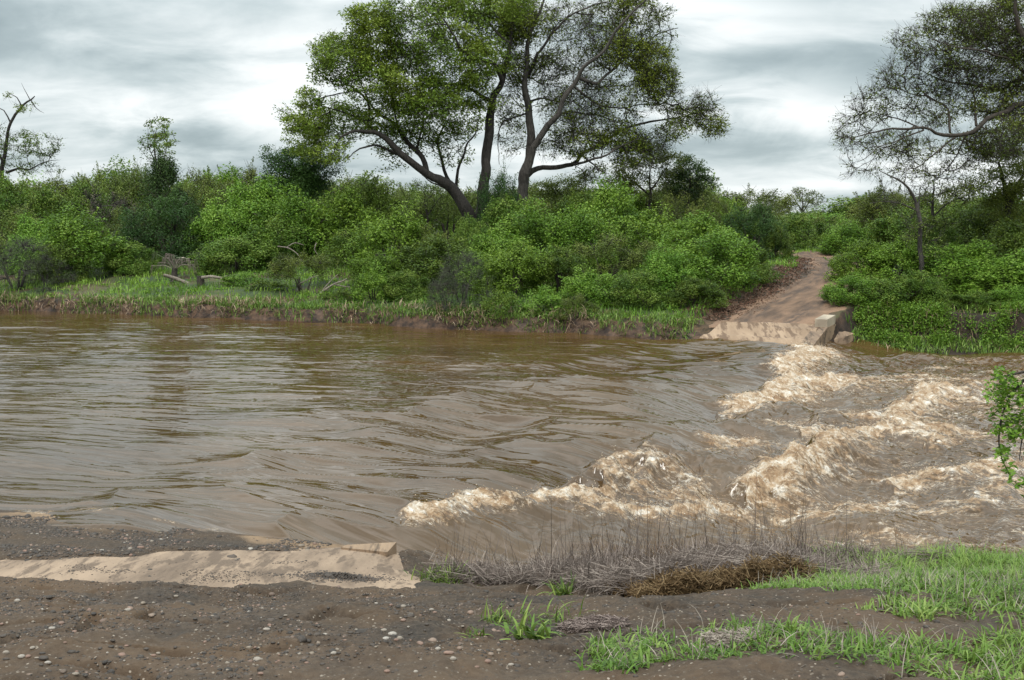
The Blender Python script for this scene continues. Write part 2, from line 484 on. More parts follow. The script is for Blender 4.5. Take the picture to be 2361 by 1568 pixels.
def b_water(t):
    uv = t.n('ShaderNodeUVMap', uv_map='flow').outputs[0]
    foam = t.n('ShaderNodeAttribute', attribute_name='foam').outputs['Fac']
    thin = t.n('ShaderNodeAttribute', attribute_name='thin').outputs['Fac']
    calm = t.n('ShaderNodeAttribute', attribute_name='calm').outputs['Fac']
    ob = t.n('ShaderNodeTexCoord').outputs['Object']
    s1 = t.n('ShaderNodeMapping', {0: uv, 3: (.50, 4.2, 1)}).outputs[0]
    s2 = t.n('ShaderNodeMapping', {0: uv, 3: (1.3, 11.0, 1)}).outputs[0]
    a = t.noise(s1, 1.0, 2, .5, .35); b = t.noise(s2, 1.0, 1, .5, .2); c3 = t.noise(uv, .22, 3)
    hgt = t.m('ADD', t.m('MULTIPLY', a, .060), t.m('MULTIPLY', b, .011))
    bp = t.n('ShaderNodeBump', {'Strength': t.mr(calm, 0, 1, 1.0, .45), 'Distance': 1.0, 'Height': hgt}).outputs[0]
    mud = t.mix(t.mr(c3, .4, .6), (.062, .032, .009), (.090, .050, .018))
    mud = t.mix(t.mr(a, .45, .68, 0, .4), mud, (.115, .068, .032))
    wat = t.n('ShaderNodeBsdfPrincipled', {'Base Color': mud, 'Roughness': .025, 'IOR': 1.50, 'Normal': bp, 'Specular IOR Level': .5})
    # broken foam: flow-stretched filaments and froth
    f1 = t.noise(t.n('ShaderNodeMapping', {0: uv, 3: (1.8, 6.0, 1)}).outputs[0], 1.0, 8, .70, 1.4)
    f2 = t.noise(ob, 9, 6, .7, .8)
    fn = t.m('ADD', t.m('MULTIPLY', f1, .6), t.m('MULTIPLY', f2, .4))
    f3 = t.noise(t.n('ShaderNodeMapping', {0: uv, 3: (1.5, 3.6, 1)}).outputs[0], 1.3, 6, .66, 1.8)
    fil = t.m('MULTIPLY', t.mr(t.m('ABSOLUTE', t.m('SUBTRACT', f3, .5)), .0, .034, 1, 0), t.mr(foam, .05, .30))
    fil = t.m('MULTIPLY', fil, t.mr(f2, .38, .58))
    ff = t.m('ADD', t.m('MULTIPLY', foam, 1.15), t.m('MULTIPLY', t.m('SUBTRACT', fn, .5), 4.0))
    fac = t.m('MAXIMUM', t.mr(ff, .50, .90), t.m('MULTIPLY', fil, .9), clamp=True)
    fc = t.ramp(t.m('ADD', t.m('MULTIPLY', t.noise(ob, 3.2, 6, .68, .6), .8), t.m('ADD', t.m('MULTIPLY', foam, .08), t.m('MULTIPLY', fil, .16))), [(.34, (.20, .11, .05)), (.43, (.36, .225, .12)), (.50, (.52, .38, .25)), (.57, (.68, .58, .46)), (.66, (.80, .76, .70))])
    fo = t.n('ShaderNodeBsdfPrincipled', {'Base Color': fc, 'Roughness': .6,
             'Normal': t.n('ShaderNodeBump', {'Strength': 1.0, 'Distance': .05, 'Height': t.m('ADD', f2, fn)}).outputs[0]})
    return t.n('ShaderNodeMixShader', {0: fac, 1: wat, 2: fo})


M['water'] = mat('water', b_water)


def b_foam(t):
    a = t.n('ShaderNodeAttribute', attribute_name='tint').outputs['Fac']
    c = t.ramp(a, [(0, (.34, .21, .11)), (.5, (.50, .38, .25)), (1, (.66, .60, .50))])
    return t.n('ShaderNodeBsdfPrincipled', {'Base Color': c, 'Roughness': .5})


M['foam'] = mat('foam', b_foam)

# ------------------------------------------------------------------ ground


def polar(th, r):
    T, R = np.meshgrid(th, r)
    x = (R * np.sin(T)); y = (R * np.cos(T))
    n, m = T.shape
    i = np.arange(n - 1)[:, None] * m + np.arange(m - 1)[None]
    f = np.stack([i, i + 1, i + m + 1, i + m], -1).reshape(-1, 4)
    return x.ravel(), y.ravel(), f


rad = math.radians
th = np.concatenate([np.linspace(rad(-180), rad(-42), 60)[:-1], np.linspace(rad(-42), rad(-27), 60)[:-1], np.linspace(rad(-27), rad(27), 760), np.linspace(rad(27), rad(42), 60)[1:], np.linspace(rad(42), rad(180), 60)[1:]])
r = np.concatenate([[.05, .5, 1.2, 2, 2.8], np.geomspace(3.4, 16, 420), np.geomspace(16.1, 34, 90), np.geomspace(34.1, 62, 330), np.geomspace(62.5, 4500, 120)])
gx, gy, gf = polar(th, r)
gz = ground_h(gx, gy)
_, s_, t_, u_, v_ = ground_smooth(gx, gy)
g = Geo(); g.add(np.stack([gx, gy, gz], 1), gf)
far = sst(11, 13, t_)
up_s = 1 - sst(-.2, .5, s_)
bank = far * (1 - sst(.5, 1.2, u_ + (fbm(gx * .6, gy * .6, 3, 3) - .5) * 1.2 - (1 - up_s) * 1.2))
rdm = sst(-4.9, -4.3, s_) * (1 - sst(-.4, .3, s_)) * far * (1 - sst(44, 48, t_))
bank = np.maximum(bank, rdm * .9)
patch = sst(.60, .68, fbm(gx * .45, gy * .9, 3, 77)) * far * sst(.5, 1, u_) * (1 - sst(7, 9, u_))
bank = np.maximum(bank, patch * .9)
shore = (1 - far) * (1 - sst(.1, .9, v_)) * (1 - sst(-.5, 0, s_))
sand = np.clip(shore * .75 * sst(.48, .58, fbm(gx * .7, gy * 1.4, 3, 9)), 0, 1)
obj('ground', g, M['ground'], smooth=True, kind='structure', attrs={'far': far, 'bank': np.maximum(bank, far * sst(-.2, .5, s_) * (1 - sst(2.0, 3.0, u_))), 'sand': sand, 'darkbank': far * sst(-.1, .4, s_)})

# dirt road climbing the far bank
ss = np.linspace(-4.0, .0, 60); tt = np.linspace(24.6, 52, 240)
S, T = np.meshgrid(ss, tt)
bend = road_bend(T)
X, Y = xy(S + bend, T)
edge = np.minimum(S + 4.0, -S)
Z = ground_h(X, Y) + .03 - .12 * (1 - sst(.15, .5, edge + (fbm(X * 1.3, Y * 1.3, 3, 8) - .5) * .9))
g = Geo(); n, m = S.shape
i = np.arange(n - 1)[:, None] * m + np.arange(m - 1)[None]
g.add(np.stack([X, Y, Z], -1).reshape(-1, 3), np.stack([i, i + 1, i + m + 1, i + m], -1).reshape(-1, 4))
obj('dirt_road', g, M['road'], smooth=True, kind='structure', uv=np.stack([S + 2.2, T], -1).reshape(-1, 2))

# ------------------------------------------------------------------ river


def seg_field(x, y, P, w, ext=None):
    """smooth bump field round a polyline P (world xy); w = half width; returns value, signed side"""
    best = np.zeros_like(x)
    for a, b in zip(P[:-1], P[1:]):
        d = b - a; L2 = d @ d
        q = np.clip(((x - a[0]) * d[0] + (y - a[1]) * d[1]) / L2, 0, 1)
        dx = x - a[0] - q * d[0]; dy = y - a[1] - q * d[1]
        # wider on the downstream side
        side = (dx * SX + dy * SY) > 0
        ww = np.where(side, w * 1.5, w * .8) if ext is None else np.where(side, w * ext, w * .8)
        best = np.maximum(best, np.exp(-(dx * dx + dy * dy) / (ww * ww)))
    return best


def wpts(L, z=-.35): return [on_z(px, py, z)[:2] for px, py in L]


# (crest line as seen, height, half width, foam, downstream spread)
CREST = [
    ([(938, 1248), (1010, 1232), (1080, 1212), (1180, 1192), (1300, 1187), (1400, 1172)], .09, .15, .90, 1.4),
    ([(1408, 1150), (1425, 1105), (1460, 1096), (1505, 1110)], .34, .34, .70, 1.5),
    ([(1345, 1160), (1380, 1138), (1410, 1135)], .22, .35, 0, 1.2),
    ([(1480, 1150), (1560, 1150), (1640, 1165), (1700, 1165)], .16, .40, .75, 1.4),
    ([(1326, 1192), (1457, 1190), (1590, 1176), (1690, 1168)], .07, .3, .9, 1.2),
    ([(1500, 1110), (1560, 1120), (1620, 1145)], .12, .3, .6, 1.6),
    ([(1640, 1052), (1668, 1040), (1712, 1035)], .16, .30, .75, 2.2),
    ([(1722, 1030), (1787, 1034)], .10, .25, .5, 2.0),
    ([(1732, 1135), (1790, 1112), (1852, 1100)], .36, .38, .95, 1.6),
    ([(1852, 1100), (1892, 1060), (1940, 1035), (2028, 1015), (2137, 1038)], .34, .42, .85, 1.5),
    ([(1700, 1075), (1760, 1060), (1850, 1070)], .16, .5, .0, 1.5),
    ([(1930, 1062), (2040, 1050), (2150, 1075)], .16, .7, .05, 1.5),
    ([(1782, 992), (1861, 1012)], .18, .35, .75, 2.0),
    ([(1725, 965), (1790, 955), (1900, 985)], .26, .55, .0, 1.5),
    ([(1610, 1005), (1680, 1000)], .16, .6, .0, 1.5),
    ([(1500, 1075), (1570, 1085), (1650, 1100)], .20, .5, .1, 1.5),
    ([(1692, 940), (1743, 922), (1808, 895), (1852, 880), (1914, 880)], .30, .50, 1.0, 1.8),
    ([(1798, 872), (1830, 848), (1868, 824)], .18, .45, 1.0, 2.0),
    ([(2036, 994), (2071, 945), (2098, 928), (2137, 900), (2165, 900)], .30, .50, .9, 1.9),
    ([(2080, 1003), (2146, 998)], .2, .4, .85, 1.6),
    ([(1940, 980), (2000, 990)], .2, .45, .7, 2.0),
    ([(1808, 1158), (1940, 1170), (2028, 1164)], .08, .3, .75, 1.5),
    ([(2071, 1112), (2203, 1106), (2361, 1085)], .16, .4, .8, 1.5),
    ([(2220, 1040), (2361, 1010)], .18, .6, .35, 1.5),
    ([(2200, 960), (2361, 940)], .2, .7, .5, 1.5),
    ([(2260, 1150), (2400, 1130)], .1, .4, .6, 1.5),
    ([(1950, 880), (2100, 870), (2250, 890)], .14, .7, .6, 2.0),
    ([(2420, 1000), (2600, 1050)], .25, .6, .8, 1.5),
    ([(2400, 880), (2700, 900)], .2, .8, .6, 1.5),
]


def flowmap(x, y):
    s, t = st(x, y)
    sl = np.interp(s, [-60, -16, -6, 0, 6, 60], [.02, .05, .16, .45, .40, .15])
    grid = np.linspace(-80, 60, 600)
    K = np.cumsum(np.interp(grid, [-60, -16, -6, 0, 6, 60], [.05, .10, .26, .50, .42, .2])) * (grid[1] - grid[0])
    return s, y + np.interp(s, grid, K)


def river(x, y):
    s, t = st(x, y)
    fu, fv = flowmap(x, y)
    amp_d = .34 + .14 * np.sin(np.clip(t, 0, 24) / 24 * math.pi)
    lip = (vn(t * .3, t * 0 + 2, 61) - .5) * .9 + 1.5 * np.exp(-((t - 8.0) / 2.6) ** 2) + .7 * np.exp(-((t - 3.2) / 1.2) ** 2)
    z = -amp_d * sst(-1.2, 1.6, s - lip)
    z = z - .05 * sst(-6, -3.5, s - (vn(t * .25, t * 0, 62) - .5) * 2)          # speeding up over the causeway
    down = sst(-.3, 1.4, s - lip)
    # smooth bulges over the drowned causeway
    z = z + (fbm(fu * .30, fv * .42, 3, 63) - .5) * .50 * (1 - .4 * down) * sst(-11, -3, s)
    z = z + (fbm(fu * .16, fv * .30, 2, 60) - .5) * .16 * (1 - sst(-6, -2, s))
    vv = 1 - np.abs(fbm(fu * .32, fv * 1.15, 2, 59) - .5) * 2
    z = z + (vv ** 4) * .10 * sst(-8, -2.5, s) * (1 - .6 * down)
    z = z + .08 * np.exp(-((s + 4.2 + .5 * np.sin(t * .9)) / .8) ** 2) * np.exp(-((t - 7) / 7) ** 2)
    # streaks and ripples
    calm = 1 - sst(-14, -5, s) * .3
    far_f = sst(14, 26, y)
    z = z + (fbm(fu * .7, fv * 2.6, 4, 64) - .5) * (.020 + .040 * far_f) * 1.0
    z = z + (fbm(fu * 2.2, fv * 7.5, 3, 65) - .5) * (.008 + .015 * far_f)
    z = z + (fbm(fu * .40, fv * 2.8, 4, 66, .5) - .5) * .10 * sst(-10, -3, s) * (1 - .5 * down)
    foam = np.zeros_like(x)
    # rapids below the drop
    fade = (1 - sst(16, 30, s)) * .7 + .3
    edgef = sst(0, 2.0, far_t(s) - t) * sst(.2, 1.6, t - near_t(s))
    ch = fbm(fu * .62, fv * .8, 4, 67, .42)
    z = z + down * (ch - .5) * .50 * edgef * fade
    rn = 1 - np.abs(fbm(x * 1.6, y * 1.6, 4, 68) - .5) * 2
    z = z + down * (rn ** 3 - .3) * .06 * edgef
    ok = (s > -3) & (s < 40)
    crest = np.zeros_like(x)
    for L, hgt, wd, fo, ex in CREST:
        P = wpts(L)
        jx = (fbm(x[ok] * 1.5, y[ok] * 1.5, 3, 69) - .5) * .8; jy = (fbm(x[ok] * 1.5, y[ok] * 1.5, 3, 70) - .5) * .8
        k = seg_field(x[ok] + jx, y[ok] + jy, P, wd, ex)
        z[ok] += hgt * (.74 if fo > .2 else 1.15) * k
        if fo > 0:
            k2 = seg_field(x[ok] + jx * .8, y[ok] + jy * .8, P, wd * .95, ex * 1.5)
            foam[ok] = np.maximum(foam[ok], fo * k2 ** 1.5); crest[ok] = np.maximum(crest[ok], fo * k)
    # loose streaky foam everywhere in the rapids, drawn out along the flow
    stf = sst(.50, .66, fbm(fu * .55, fv * 1.9, 5, 71, .6))
    reach = down * edgef * sst(1.2, 4.5, s) * (.55 + .3 * sst(5, 9, s)) * (1 - .4 * sst(20, 40, s))
    foam = np.maximum(foam, stf * reach * .70 + .34 * reach)
    # froth relief
    fr = 1 - np.abs(fbm(x * 5.5, y * 5.5, 4, 72, .62) - .5) * 2
    z = z + np.clip(foam, 0, 1) * (fr ** 2 - .4) * .06
    sp = fbm(x * 11, y * 11, 3, 73, .6)
    z = z + np.clip(crest, 0, 1) ** 1.5 * ((fbm(x * 3.2, y * 3.2, 4, 75, .55) - .45) * .16 + (sp - .45) * .04)
    # a little scum along the near shore
    v = near_t(s) - t
    sh = np.exp(-((v + .12) / .10) ** 2) * (s < -1) * (fbm(x * 1.1, y * 1.1, 3, 74) > .56) * .5
    foam = np.maximum(foam, sh)
    return z, foam, calm, fu, fv


th = np.concatenate([np.linspace(rad(-65), rad(-27), 120)[:-1], np.linspace(rad(-27), rad(27), 1240), np.linspace(rad(27), rad(60), 160)[1:]])
r = np.concatenate([np.geomspace(9.2, 46, 640), np.geomspace(46.2, 160, 110)])
wx, wy, wf = polar(th, r)
sW, tW = st(wx, wy)
keep_v = (tW - near_t(sW) > -1.2) & (tW - far_t(sW) < 1.5)
kf = keep_v[wf].all(1)
wf = wf[kf]
used = np.unique(wf); rem = np.full(len(wx), -1); rem[used] = np.arange(len(used)); wf = rem[wf]; wx = wx[used]; wy = wy[used]
wz, foam, calm, fu, fv = river(wx, wy)
g = Geo(); g.add(np.stack([wx, wy, wz], 1), wf)
obj('river_water', g, M['water'], smooth=True, kind='structure', attrs={'foam': foam, 'calm': calm, 'thin': foam * 0}, uv=np.stack([fu, fv], 1))


def ico(sub=1):
    import bmesh
    bm = bmesh.new(); bmesh.ops.create_icosphere(bm, subdivisions=sub, radius=1)
    v = np.array([q.co[:] for q in bm.verts]); f = np.array([[q.index for q in fc.verts] for fc in bm.faces]); bm.free()
    return v, f


IV1, IF1 = ico(1); IV2, IF2 = ico(2)


def blobs(g, C, R, rng, flat=.7, V=IV1, Fc=IF1, tint=None, jit=.22):
    n = len(C); k = len(V)
    sc3 = np.stack([rng.uniform(.7, 1.3, n), rng.uniform(.7, 1.3, n), rng.uniform(.75, 1.2, n) * flat], 1) * np.asarray(R).reshape(-1, 1)
    an = rng.uniform(0, 2 * math.pi, n); ca, sa = np.cos(an), np.sin(an)
    P = V[None] * (1 + rng.normal(0, jit, (n, k, 1)) * .6) * sc3[:, None]
    Q = P.copy(); Q[..., 0] = P[..., 0] * ca[:, None] - P[..., 1] * sa[:, None]; Q[..., 1] = P[..., 0] * sa[:, None] + P[..., 1] * ca[:, None]
    v = (Q + C[:, None]).reshape(-1, 3); f = (Fc[None] + (np.arange(n) * k)[:, None, None]).reshape(-1, 3)
    tt = rng.uniform(0, 1, n) if tint is None else tint
    g.add(v, f, np.repeat(tt, k))


# spray thrown up by the breaking crests
rng = np.random.default_rng(5)
pf = np.where((foam > .55) & (np.hypot(wx, wy) < 40))[0]
wgt = foam[pf] ** 3 * np.hypot(wx[pf], wy[pf]) ** 2
pick = rng.choice(pf, 16000, p=wgt / wgt.sum())
C = np.stack([wx[pick], wy[pick], wz[pick]], 1) + rng.normal(0, .04, (16000, 3)); C[:, 2] += np.abs(rng.normal(0, .05, 16000)) * foam[pick]
g = Geo(); blobs(g, C, rng.uniform(.003, .011, 16000), rng, .8)
obj('water_spray', g, M['foam'], kind='stuff', label='cream spray thrown up along the breaking crests', cat='spray')

# ------------------------------------------------------------------ causeway, ramp, walls


def slab_sheet(name, quad_fn, nu, nv, thick, m, **kw):
    U, V = np.meshgrid(np.linspace(0, 1, nu), np.linspace(0, 1, nv))
    X, Y, Z = quad_fn(U, V)
    top = np.stack([X, Y, Z], -1); bot = top.copy(); bot[..., 2] -= thick
    n, mm = U.shape; i = np.arange(n - 1)[:, None] * mm + np.arange(mm - 1)[None]
    f = np.stack([i, i + 1, i + mm + 1, i + mm], -1).reshape(-1, 4)
    g = Geo(); g.add(top.reshape(-1, 3), f); g.add(bot.reshape(-1, 3), f[:, ::-1])
    for A, B in ((top[0], bot[0]), (top[-1], bot[-1]), (top[:, 0], bot[:, 0]), (top[:, -1], bot[:, -1])):
        k = len(A); j = np.arange(k - 1); g.add(np.concatenate([A, B]), np.stack([j, j + 1, j + 1 + k, j + k], 1))
    return obj(name, g, m, **kw)


def near_slab(U, V):
    Yv = 10.64 + V * (13.25 - 10.64) + (fbm(U * 42, V * 3, 4, 91, .65) - .5) * .05 * (V < .01)
    right = np.interp(Yv, [10.3, 10.9, 13.2], [-.62, -.84, -1.36])
    X = -9.5 + U * (right + 9.5)
    Z = ground_smooth(X, Yv)[0] + .012 + (fbm(X * 6, Yv * 6, 3, 92) - .5) * .005
    return X, Yv, Z


slab_sheet('concrete_slab', near_slab, 160, 60, .14, M['slab'], label='pale mud-streaked concrete slab half buried in gravel at the near end of the crossing', cat='concrete slab')
# raised kerb stub where the slab meets the water
P = [on_z(786, 1262, .025), on_z(893, 1273, .035), on_z(914, 1250, .08), on_z(800, 1256, .045)]
g = Geo()
z0 = -.3
a, b, c, d = P
bot = [q * [1, 1, 0] + [0, 0, z0] for q in (a, b, c, d)]
e = on_z(912, 1279, .05)
boxg(g, np.array(bot + [a, b, c, d]))
obj('concrete_kerb', g, M['wall_wet'], label='broken tan concrete kerb stub at the corner of the near slab by the foam', cat='kerb')
# drowned causeway deck
g = Geo(); cs = [(-3.9, -.2), (-.1, -.2), (-.1, 23.3), (-3.9, 23.3)]
pts = [xy(*c) for c in cs]
boxg(g, np.array([[x, y, -1.2] for x, y in pts] + [[x, y, -.62] for x, y in pts]))
obj('causeway', g, M['wall_wet'], kind='structure')
# far ramp


def far_ramp(U, V):
    s = (-3.75 + .45 * V) * (1 - U) - .15 * U
    t0 = 23.75 - .75 * U; t1 = 24.75 + .75 * U + (V > .98) * (fbm(U * 9, V, 3, 93) - .5) * .25
    t = t0 + (t1 - t0) * V
    X, Y = xy(s, t)
    Z = np.maximum(-.12 + .62 * V, ground_smooth(X, Y)[0] + .05) + (fbm(X * 3, Y * 3, 3, 94) - .5) * .02
    return X, Y, Z


slab_sheet('concrete_ramp', far_ramp, 50, 30, .3, M['ramp'], label='sandy concrete ramp rising from the water to the dirt track on the far bank', cat='ramp')


def stbox(g, s0, s1, t0, t1, zb, za0, za1, tint=.5):
    """box in the causeway frame whose top slopes from za0 (t0) to za1 (t1)"""
    p = [xy(s0, t0), xy(s1, t0), xy(s1, t1), xy(s0, t1)]; zt = [za0, za0, za1, za1]
    boxg(g, np.array([[x, y, zb] for x, y in p] + [[x, y, z] for (x, y), z in zip(p, zt)]), tint)


g = Geo(); stbox(g, -.32, .12, 22.2, 25.1, -1.2, -.10, .42)
stbox(g, -.318, .117, 25.1, 27.2, -1.2, .42, .42)
wl = obj('wing_wall', g, M['wall_wet'], label='low tan concrete wing wall sloping down beside the far ramp', cat='wall')
g = Geo(); stbox(g, -.30, .10, 25.15, 26.5, .423, .68, .72)
obj('guard_block', g, M['block'], label='pale rectangular concrete guard block at the top of the wing wall', cat='concrete block')
g = Geo()
pts = np.array([[.15, 25.9, -.6], [.6, 26.6, -.6], [.7, 27.3, -.6], [.15, 26.9, -.6], [.15, 26.1, -.08], [.5, 26.6, .02], [.6, 27.2, .06], [.15, 26.8, .2]])
Q = np.array([[*xy(p[0], p[1]), p[2]] for p in pts]); boxg(g, Q)
obj('broken_concrete', g, M['wall_wet'], label='brown broken concrete lump behind the wing wall at the foot of the dark bank', cat='rubble')
#@@PLANTS
# ------------------------------------------------------------------ trees


class Skel:
    """limbs drawn by hand, then twigs grown from them towards targets in the crown"""
    def __init__(s): s.P = []; s.D = []; s.par = []; s.fix = []

    def limb(s, pts, r0, r1, step=.3):
        C, u = catmull(pts, step); R = r0 + (r1 - r0) * u
        p = -1
        if s.P:
            A = np.array(s.P); p = int(np.argmin(np.linalg.norm(A - C[0], axis=1)))
        D = norm(np.gradient(C, axis=0))
        for c, d, rr in zip(C, D, R):
            s.P.append(c); s.D.append(d); s.par.append(p); s.fix.append(rr); p = len(s.P) - 1
        return C, R

    def grow(s, T, rng, step=.35, ang=.7, wob=.10, rexp=2.4, rtip=.008, skip=0):
        n0 = len(s.P); cap = n0 + int(len(T) * 24)
        P = np.zeros((cap, 3)); D = np.zeros((cap, 3)); P[:n0] = s.P; D[:n0] = s.D; par = list(s.par); n = n0
        base = P[skip:n0]
        dm = np.array([np.min(np.linalg.norm(base - q, axis=1)) for q in T])
        tips = []; ch = []
        for i in np.argsort(dm):
            q = T[i]; v = q - P[skip:n]; L = np.linalg.norm(v, axis=1)
            cs = np.einsum('ij,ij->i', v, D[skip:n]) / np.maximum(L, 1e-6)
            k = int(np.argmin(L * (1 + ang * (1 - cs)))) + skip
            a = P[k]; L = np.linalg.norm(q - a)
            if L < .05: continue
            m = max(1, min(20, int(round(L / step)))); d0 = D[k]
            h1 = a + (d0 * .45 + (q - a) / L * .3) * L * .45
            up = np.array([0, 0, 1.]); h2 = q - ((q - a) / L + up * .15) * L * .3
            last = k
            for j in range(1, m + 1):
                t = j / m
                c = (1 - t) ** 3 * a + 3 * (1 - t) ** 2 * t * h1 + 3 * (1 - t) * t * t * h2 + t ** 3 * q
                if j < m: c = c + rng.normal(0, wob * step, 3)
                if n >= cap: break
                P[n] = c; D[n] = norm(c - P[last]); par.append(last); last = n; n += 1
            tips.append(last)
        s.n0 = n0; s.Pn = P[:n]; s.Dn = D[:n]; s.pn = np.array(par)
        R = np.zeros(n); R[:] = 0
        for i in range(n - 1, n0 - 1, -1):
            if R[i] == 0: R[i] = rtip ** rexp
            p = s.pn[i]
            if p >= n0: R[p] += R[i]
        R[n0:] = R[n0:] ** (1 / rexp); R[:n0] = s.fix
        s.R = R; s.tips = np.array(tips)
        return s

    def twigs(s, g, tint=.5, rmax=1e9):
        i = np.arange(s.n0, len(s.Pn)); p = s.pn[i]
        r1 = s.R[i]; r0 = np.minimum(np.minimum(s.R[p], r1 * 1.2), rmax)
        big = r1 > .03
        frusta(g, s.Pn[p[big]], s.Pn[i[big]], r0[big], r1[big], 6, tint)
        frusta(g, s.Pn[p[~big]], s.Pn[i[~big]], r0[~big], r1[~big], 3, tint)


def spray(g, s, rng, k=4, L=.45, r=.005, tint=.5):
    """fine bare twiglets at the tips"""
    t = np.repeat(s.tips, k); a = s.Pn[t]; d = norm(s.Dn[t] * .9 + rng.normal(0, .6, (len(t), 3)) + [0, 0, .15])
    Ls = L * rng.uniform(.5, 1.2, (len(t), 1)); b = a + d * Ls * .5; c = b + norm(d + rng.normal(0, .35, d.shape)) * Ls * .5
    frusta(g, a, b, np.full(len(t), r * 1.4), np.full(len(t), r), 3, tint); frusta(g, b, c, np.full(len(t), r), np.full(len(t), r * .6), 3, tint)
    return c


def ptw(L, Y, off=None):
    """pixels of a limb -> points Y metres ahead, with a per-limb depth drift"""
    off = 0 if off is None else off
    n = len(L)
    return [at(px, py, Y + off * k / max(1, n - 1)) for k, (px, py) in enumerate(L)]


def crown_targets(blobs_, Y, rng, per):
    T = []; W = []
    for b in blobs_:
        x, y, rx, ry = b[:4]; dy = b[4] if len(b) > 4 else rng.uniform(-2.5, 2.5); den = b[5] if len(b) > 5 else 1
        n = max(4, int(per * den * rx * ry / 3000))
        d = rdir(n, rng); rr = rng.uniform(.25, 1, (n, 1)) ** .5
        d = d * rr
        k = Y / F
        for q in d:
            T.append(at(x + q[0] * rx, y + q[2] * ry, Y + dy + q[1] * (rx + ry) * .5 * k)); W.append(den)
    return np.array(T), np.array(W)


def tree(name, base, limbs, blobs_, Y, label, cat='tree', bark='bark_dark', leaf='leaf_tree', per=30, lsize=.10, lper=26, lrad=.35, seed=1, twigs=4, rtip=.009,
         group=None, step=.35, leafprob=1.0, tl=.5, skip=0, tshift=0.0, lk=.72):
    rng = np.random.default_rng(seed)
    root = empty(name, base, label, cat, group); B = np.array(base)
    s = Skel(); g = Geo()
    for k, (L, r0, r1, off, y0) in enumerate(limbs):
        pts = ptw(L, Y + y0, off)
        r0 = r0 * lk; C, R = s.limb(pts, r0, r1 * .5)
        if k == 0 or L[0][1] > 520: R = R * (1 + .5 * np.exp(-np.arange(len(R)) / 3.0))
        Cw = C + np.stack([(fbm(np.arange(len(C)) * .35, np.full(len(C), 3. + i), 2, seed + i) - .5) * .25 for i in range(3)], 1) * np.minimum(1, np.arange(len(C)) / 4)[:, None]
        tube(g, Cw - B, R, 10 if r0 > .15 else 7, .16, seed + k)
        for j in range(len(C)): s.P[len(s.P) - len(C) + j] = Cw[j]
    T, W = crown_targets(blobs_, Y, rng, per)
    s.grow(T, rng, step=step, rtip=rtip, skip=skip)
    s.Pn = s.Pn - B
    s.twigs(g)
    ends = spray(g, s, rng, twigs, tl) if twigs else s.Pn[s.tips]
    obj('trunk', g, M[bark], root, smooth=True)
    # leaves: round the tips and along the twiglets, in clumps of their own brightness
    gl = Geo()
    tp = s.Pn[s.tips]
    # density follows the blob each tip grew into
    d = np.linalg.norm(T[:, None][:0], axis=-1) if False else None
    idx = np.array([int(np.argmin(((T - B - q) ** 2).sum(1))) for q in tp])
    wt = W[idx] * leafprob
    clump = np.clip(.5 + (fbm(tp[:, 0] * .55 + 40, tp[:, 2] * .55 + tp[:, 1] * .3 + 40, 3, seed) - .5) * 2.2 + tshift, 0, 1)
    cnt = rng.poisson(np.clip(lper * wt * (.4 + 1.2 * clump), 0, 400))
    rep = np.repeat(np.arange(len(tp)), cnt)
    off = rdir(len(rep), rng) * (rng.uniform(0, 1, (len(rep), 1)) ** .5) * lrad * np.array([1.2, 1.2, .6])
    leaves(gl, tp[rep] + off, lsize, lsize * .55, rng, .5, clump[rep] * .8 + .1)
    obj('crown', gl, M[leaf], root)
    return root


big = [
    ([(1100, 556), (1090, 525), (1075, 490), (1045, 435), (1010, 412), (985, 400), (935, 365), (900, 332), (860, 305), (820, 300), (785, 318)], .52, .09, -3, 0),
    ([(1106, 556), (1112, 470), (1118, 400), (1122, 330), (1132, 260), (1140, 220), (1160, 185), (1170, 130), (1178, 60), (1190, -30)], .46, .13, 1, 0),
    ([(985, 400), (975, 365), (940, 330), (915, 290), (880, 265), (848, 232), (830, 190)], .22, .06, 2, -1),
    ([(1040, 428), (1022, 385), (1012, 345), (1016, 300), (1035, 270)], .16, .05, 2, 0),
    ([(1050, 440), (1060, 380), (1075, 340), (1095, 310), (1100, 280)], .13, .04, -2, 0),
    ([(925, 358), (890, 345), (860, 335), (830, 345), (805, 365)], .13, .04, -2, -1),
    ([(1136, 235), (1110, 222), (1080, 205), (1040, 195), (1000, 203), (975, 230)], .17, .05, 2, 0),
    ([(1158, 185), (1140, 150), (1090, 132), (1060, 108), (1040, 70), (1020, 40)], .19, .05, -2, 0),
    ([(920, 300), (900, 220), (880, 160), (870, 110)], .08, .03, 2, 0),
    ([(960, 350), (975, 280), (960, 200), (940, 130)], .08, .03, -2, 0),
    ([(1175, 100), (1140, 70), (1110, 30), (1080, -10)], .12, .05, 2, 0),
    ([(870, 310), (830, 275), (790, 260), (750, 245), (720, 240)], .09, .03, 1, -1),
    ([(1045, 440), (1020, 430), (1000, 425), (985, 415), (975, 405)], .08, .04, -1, -1),
]
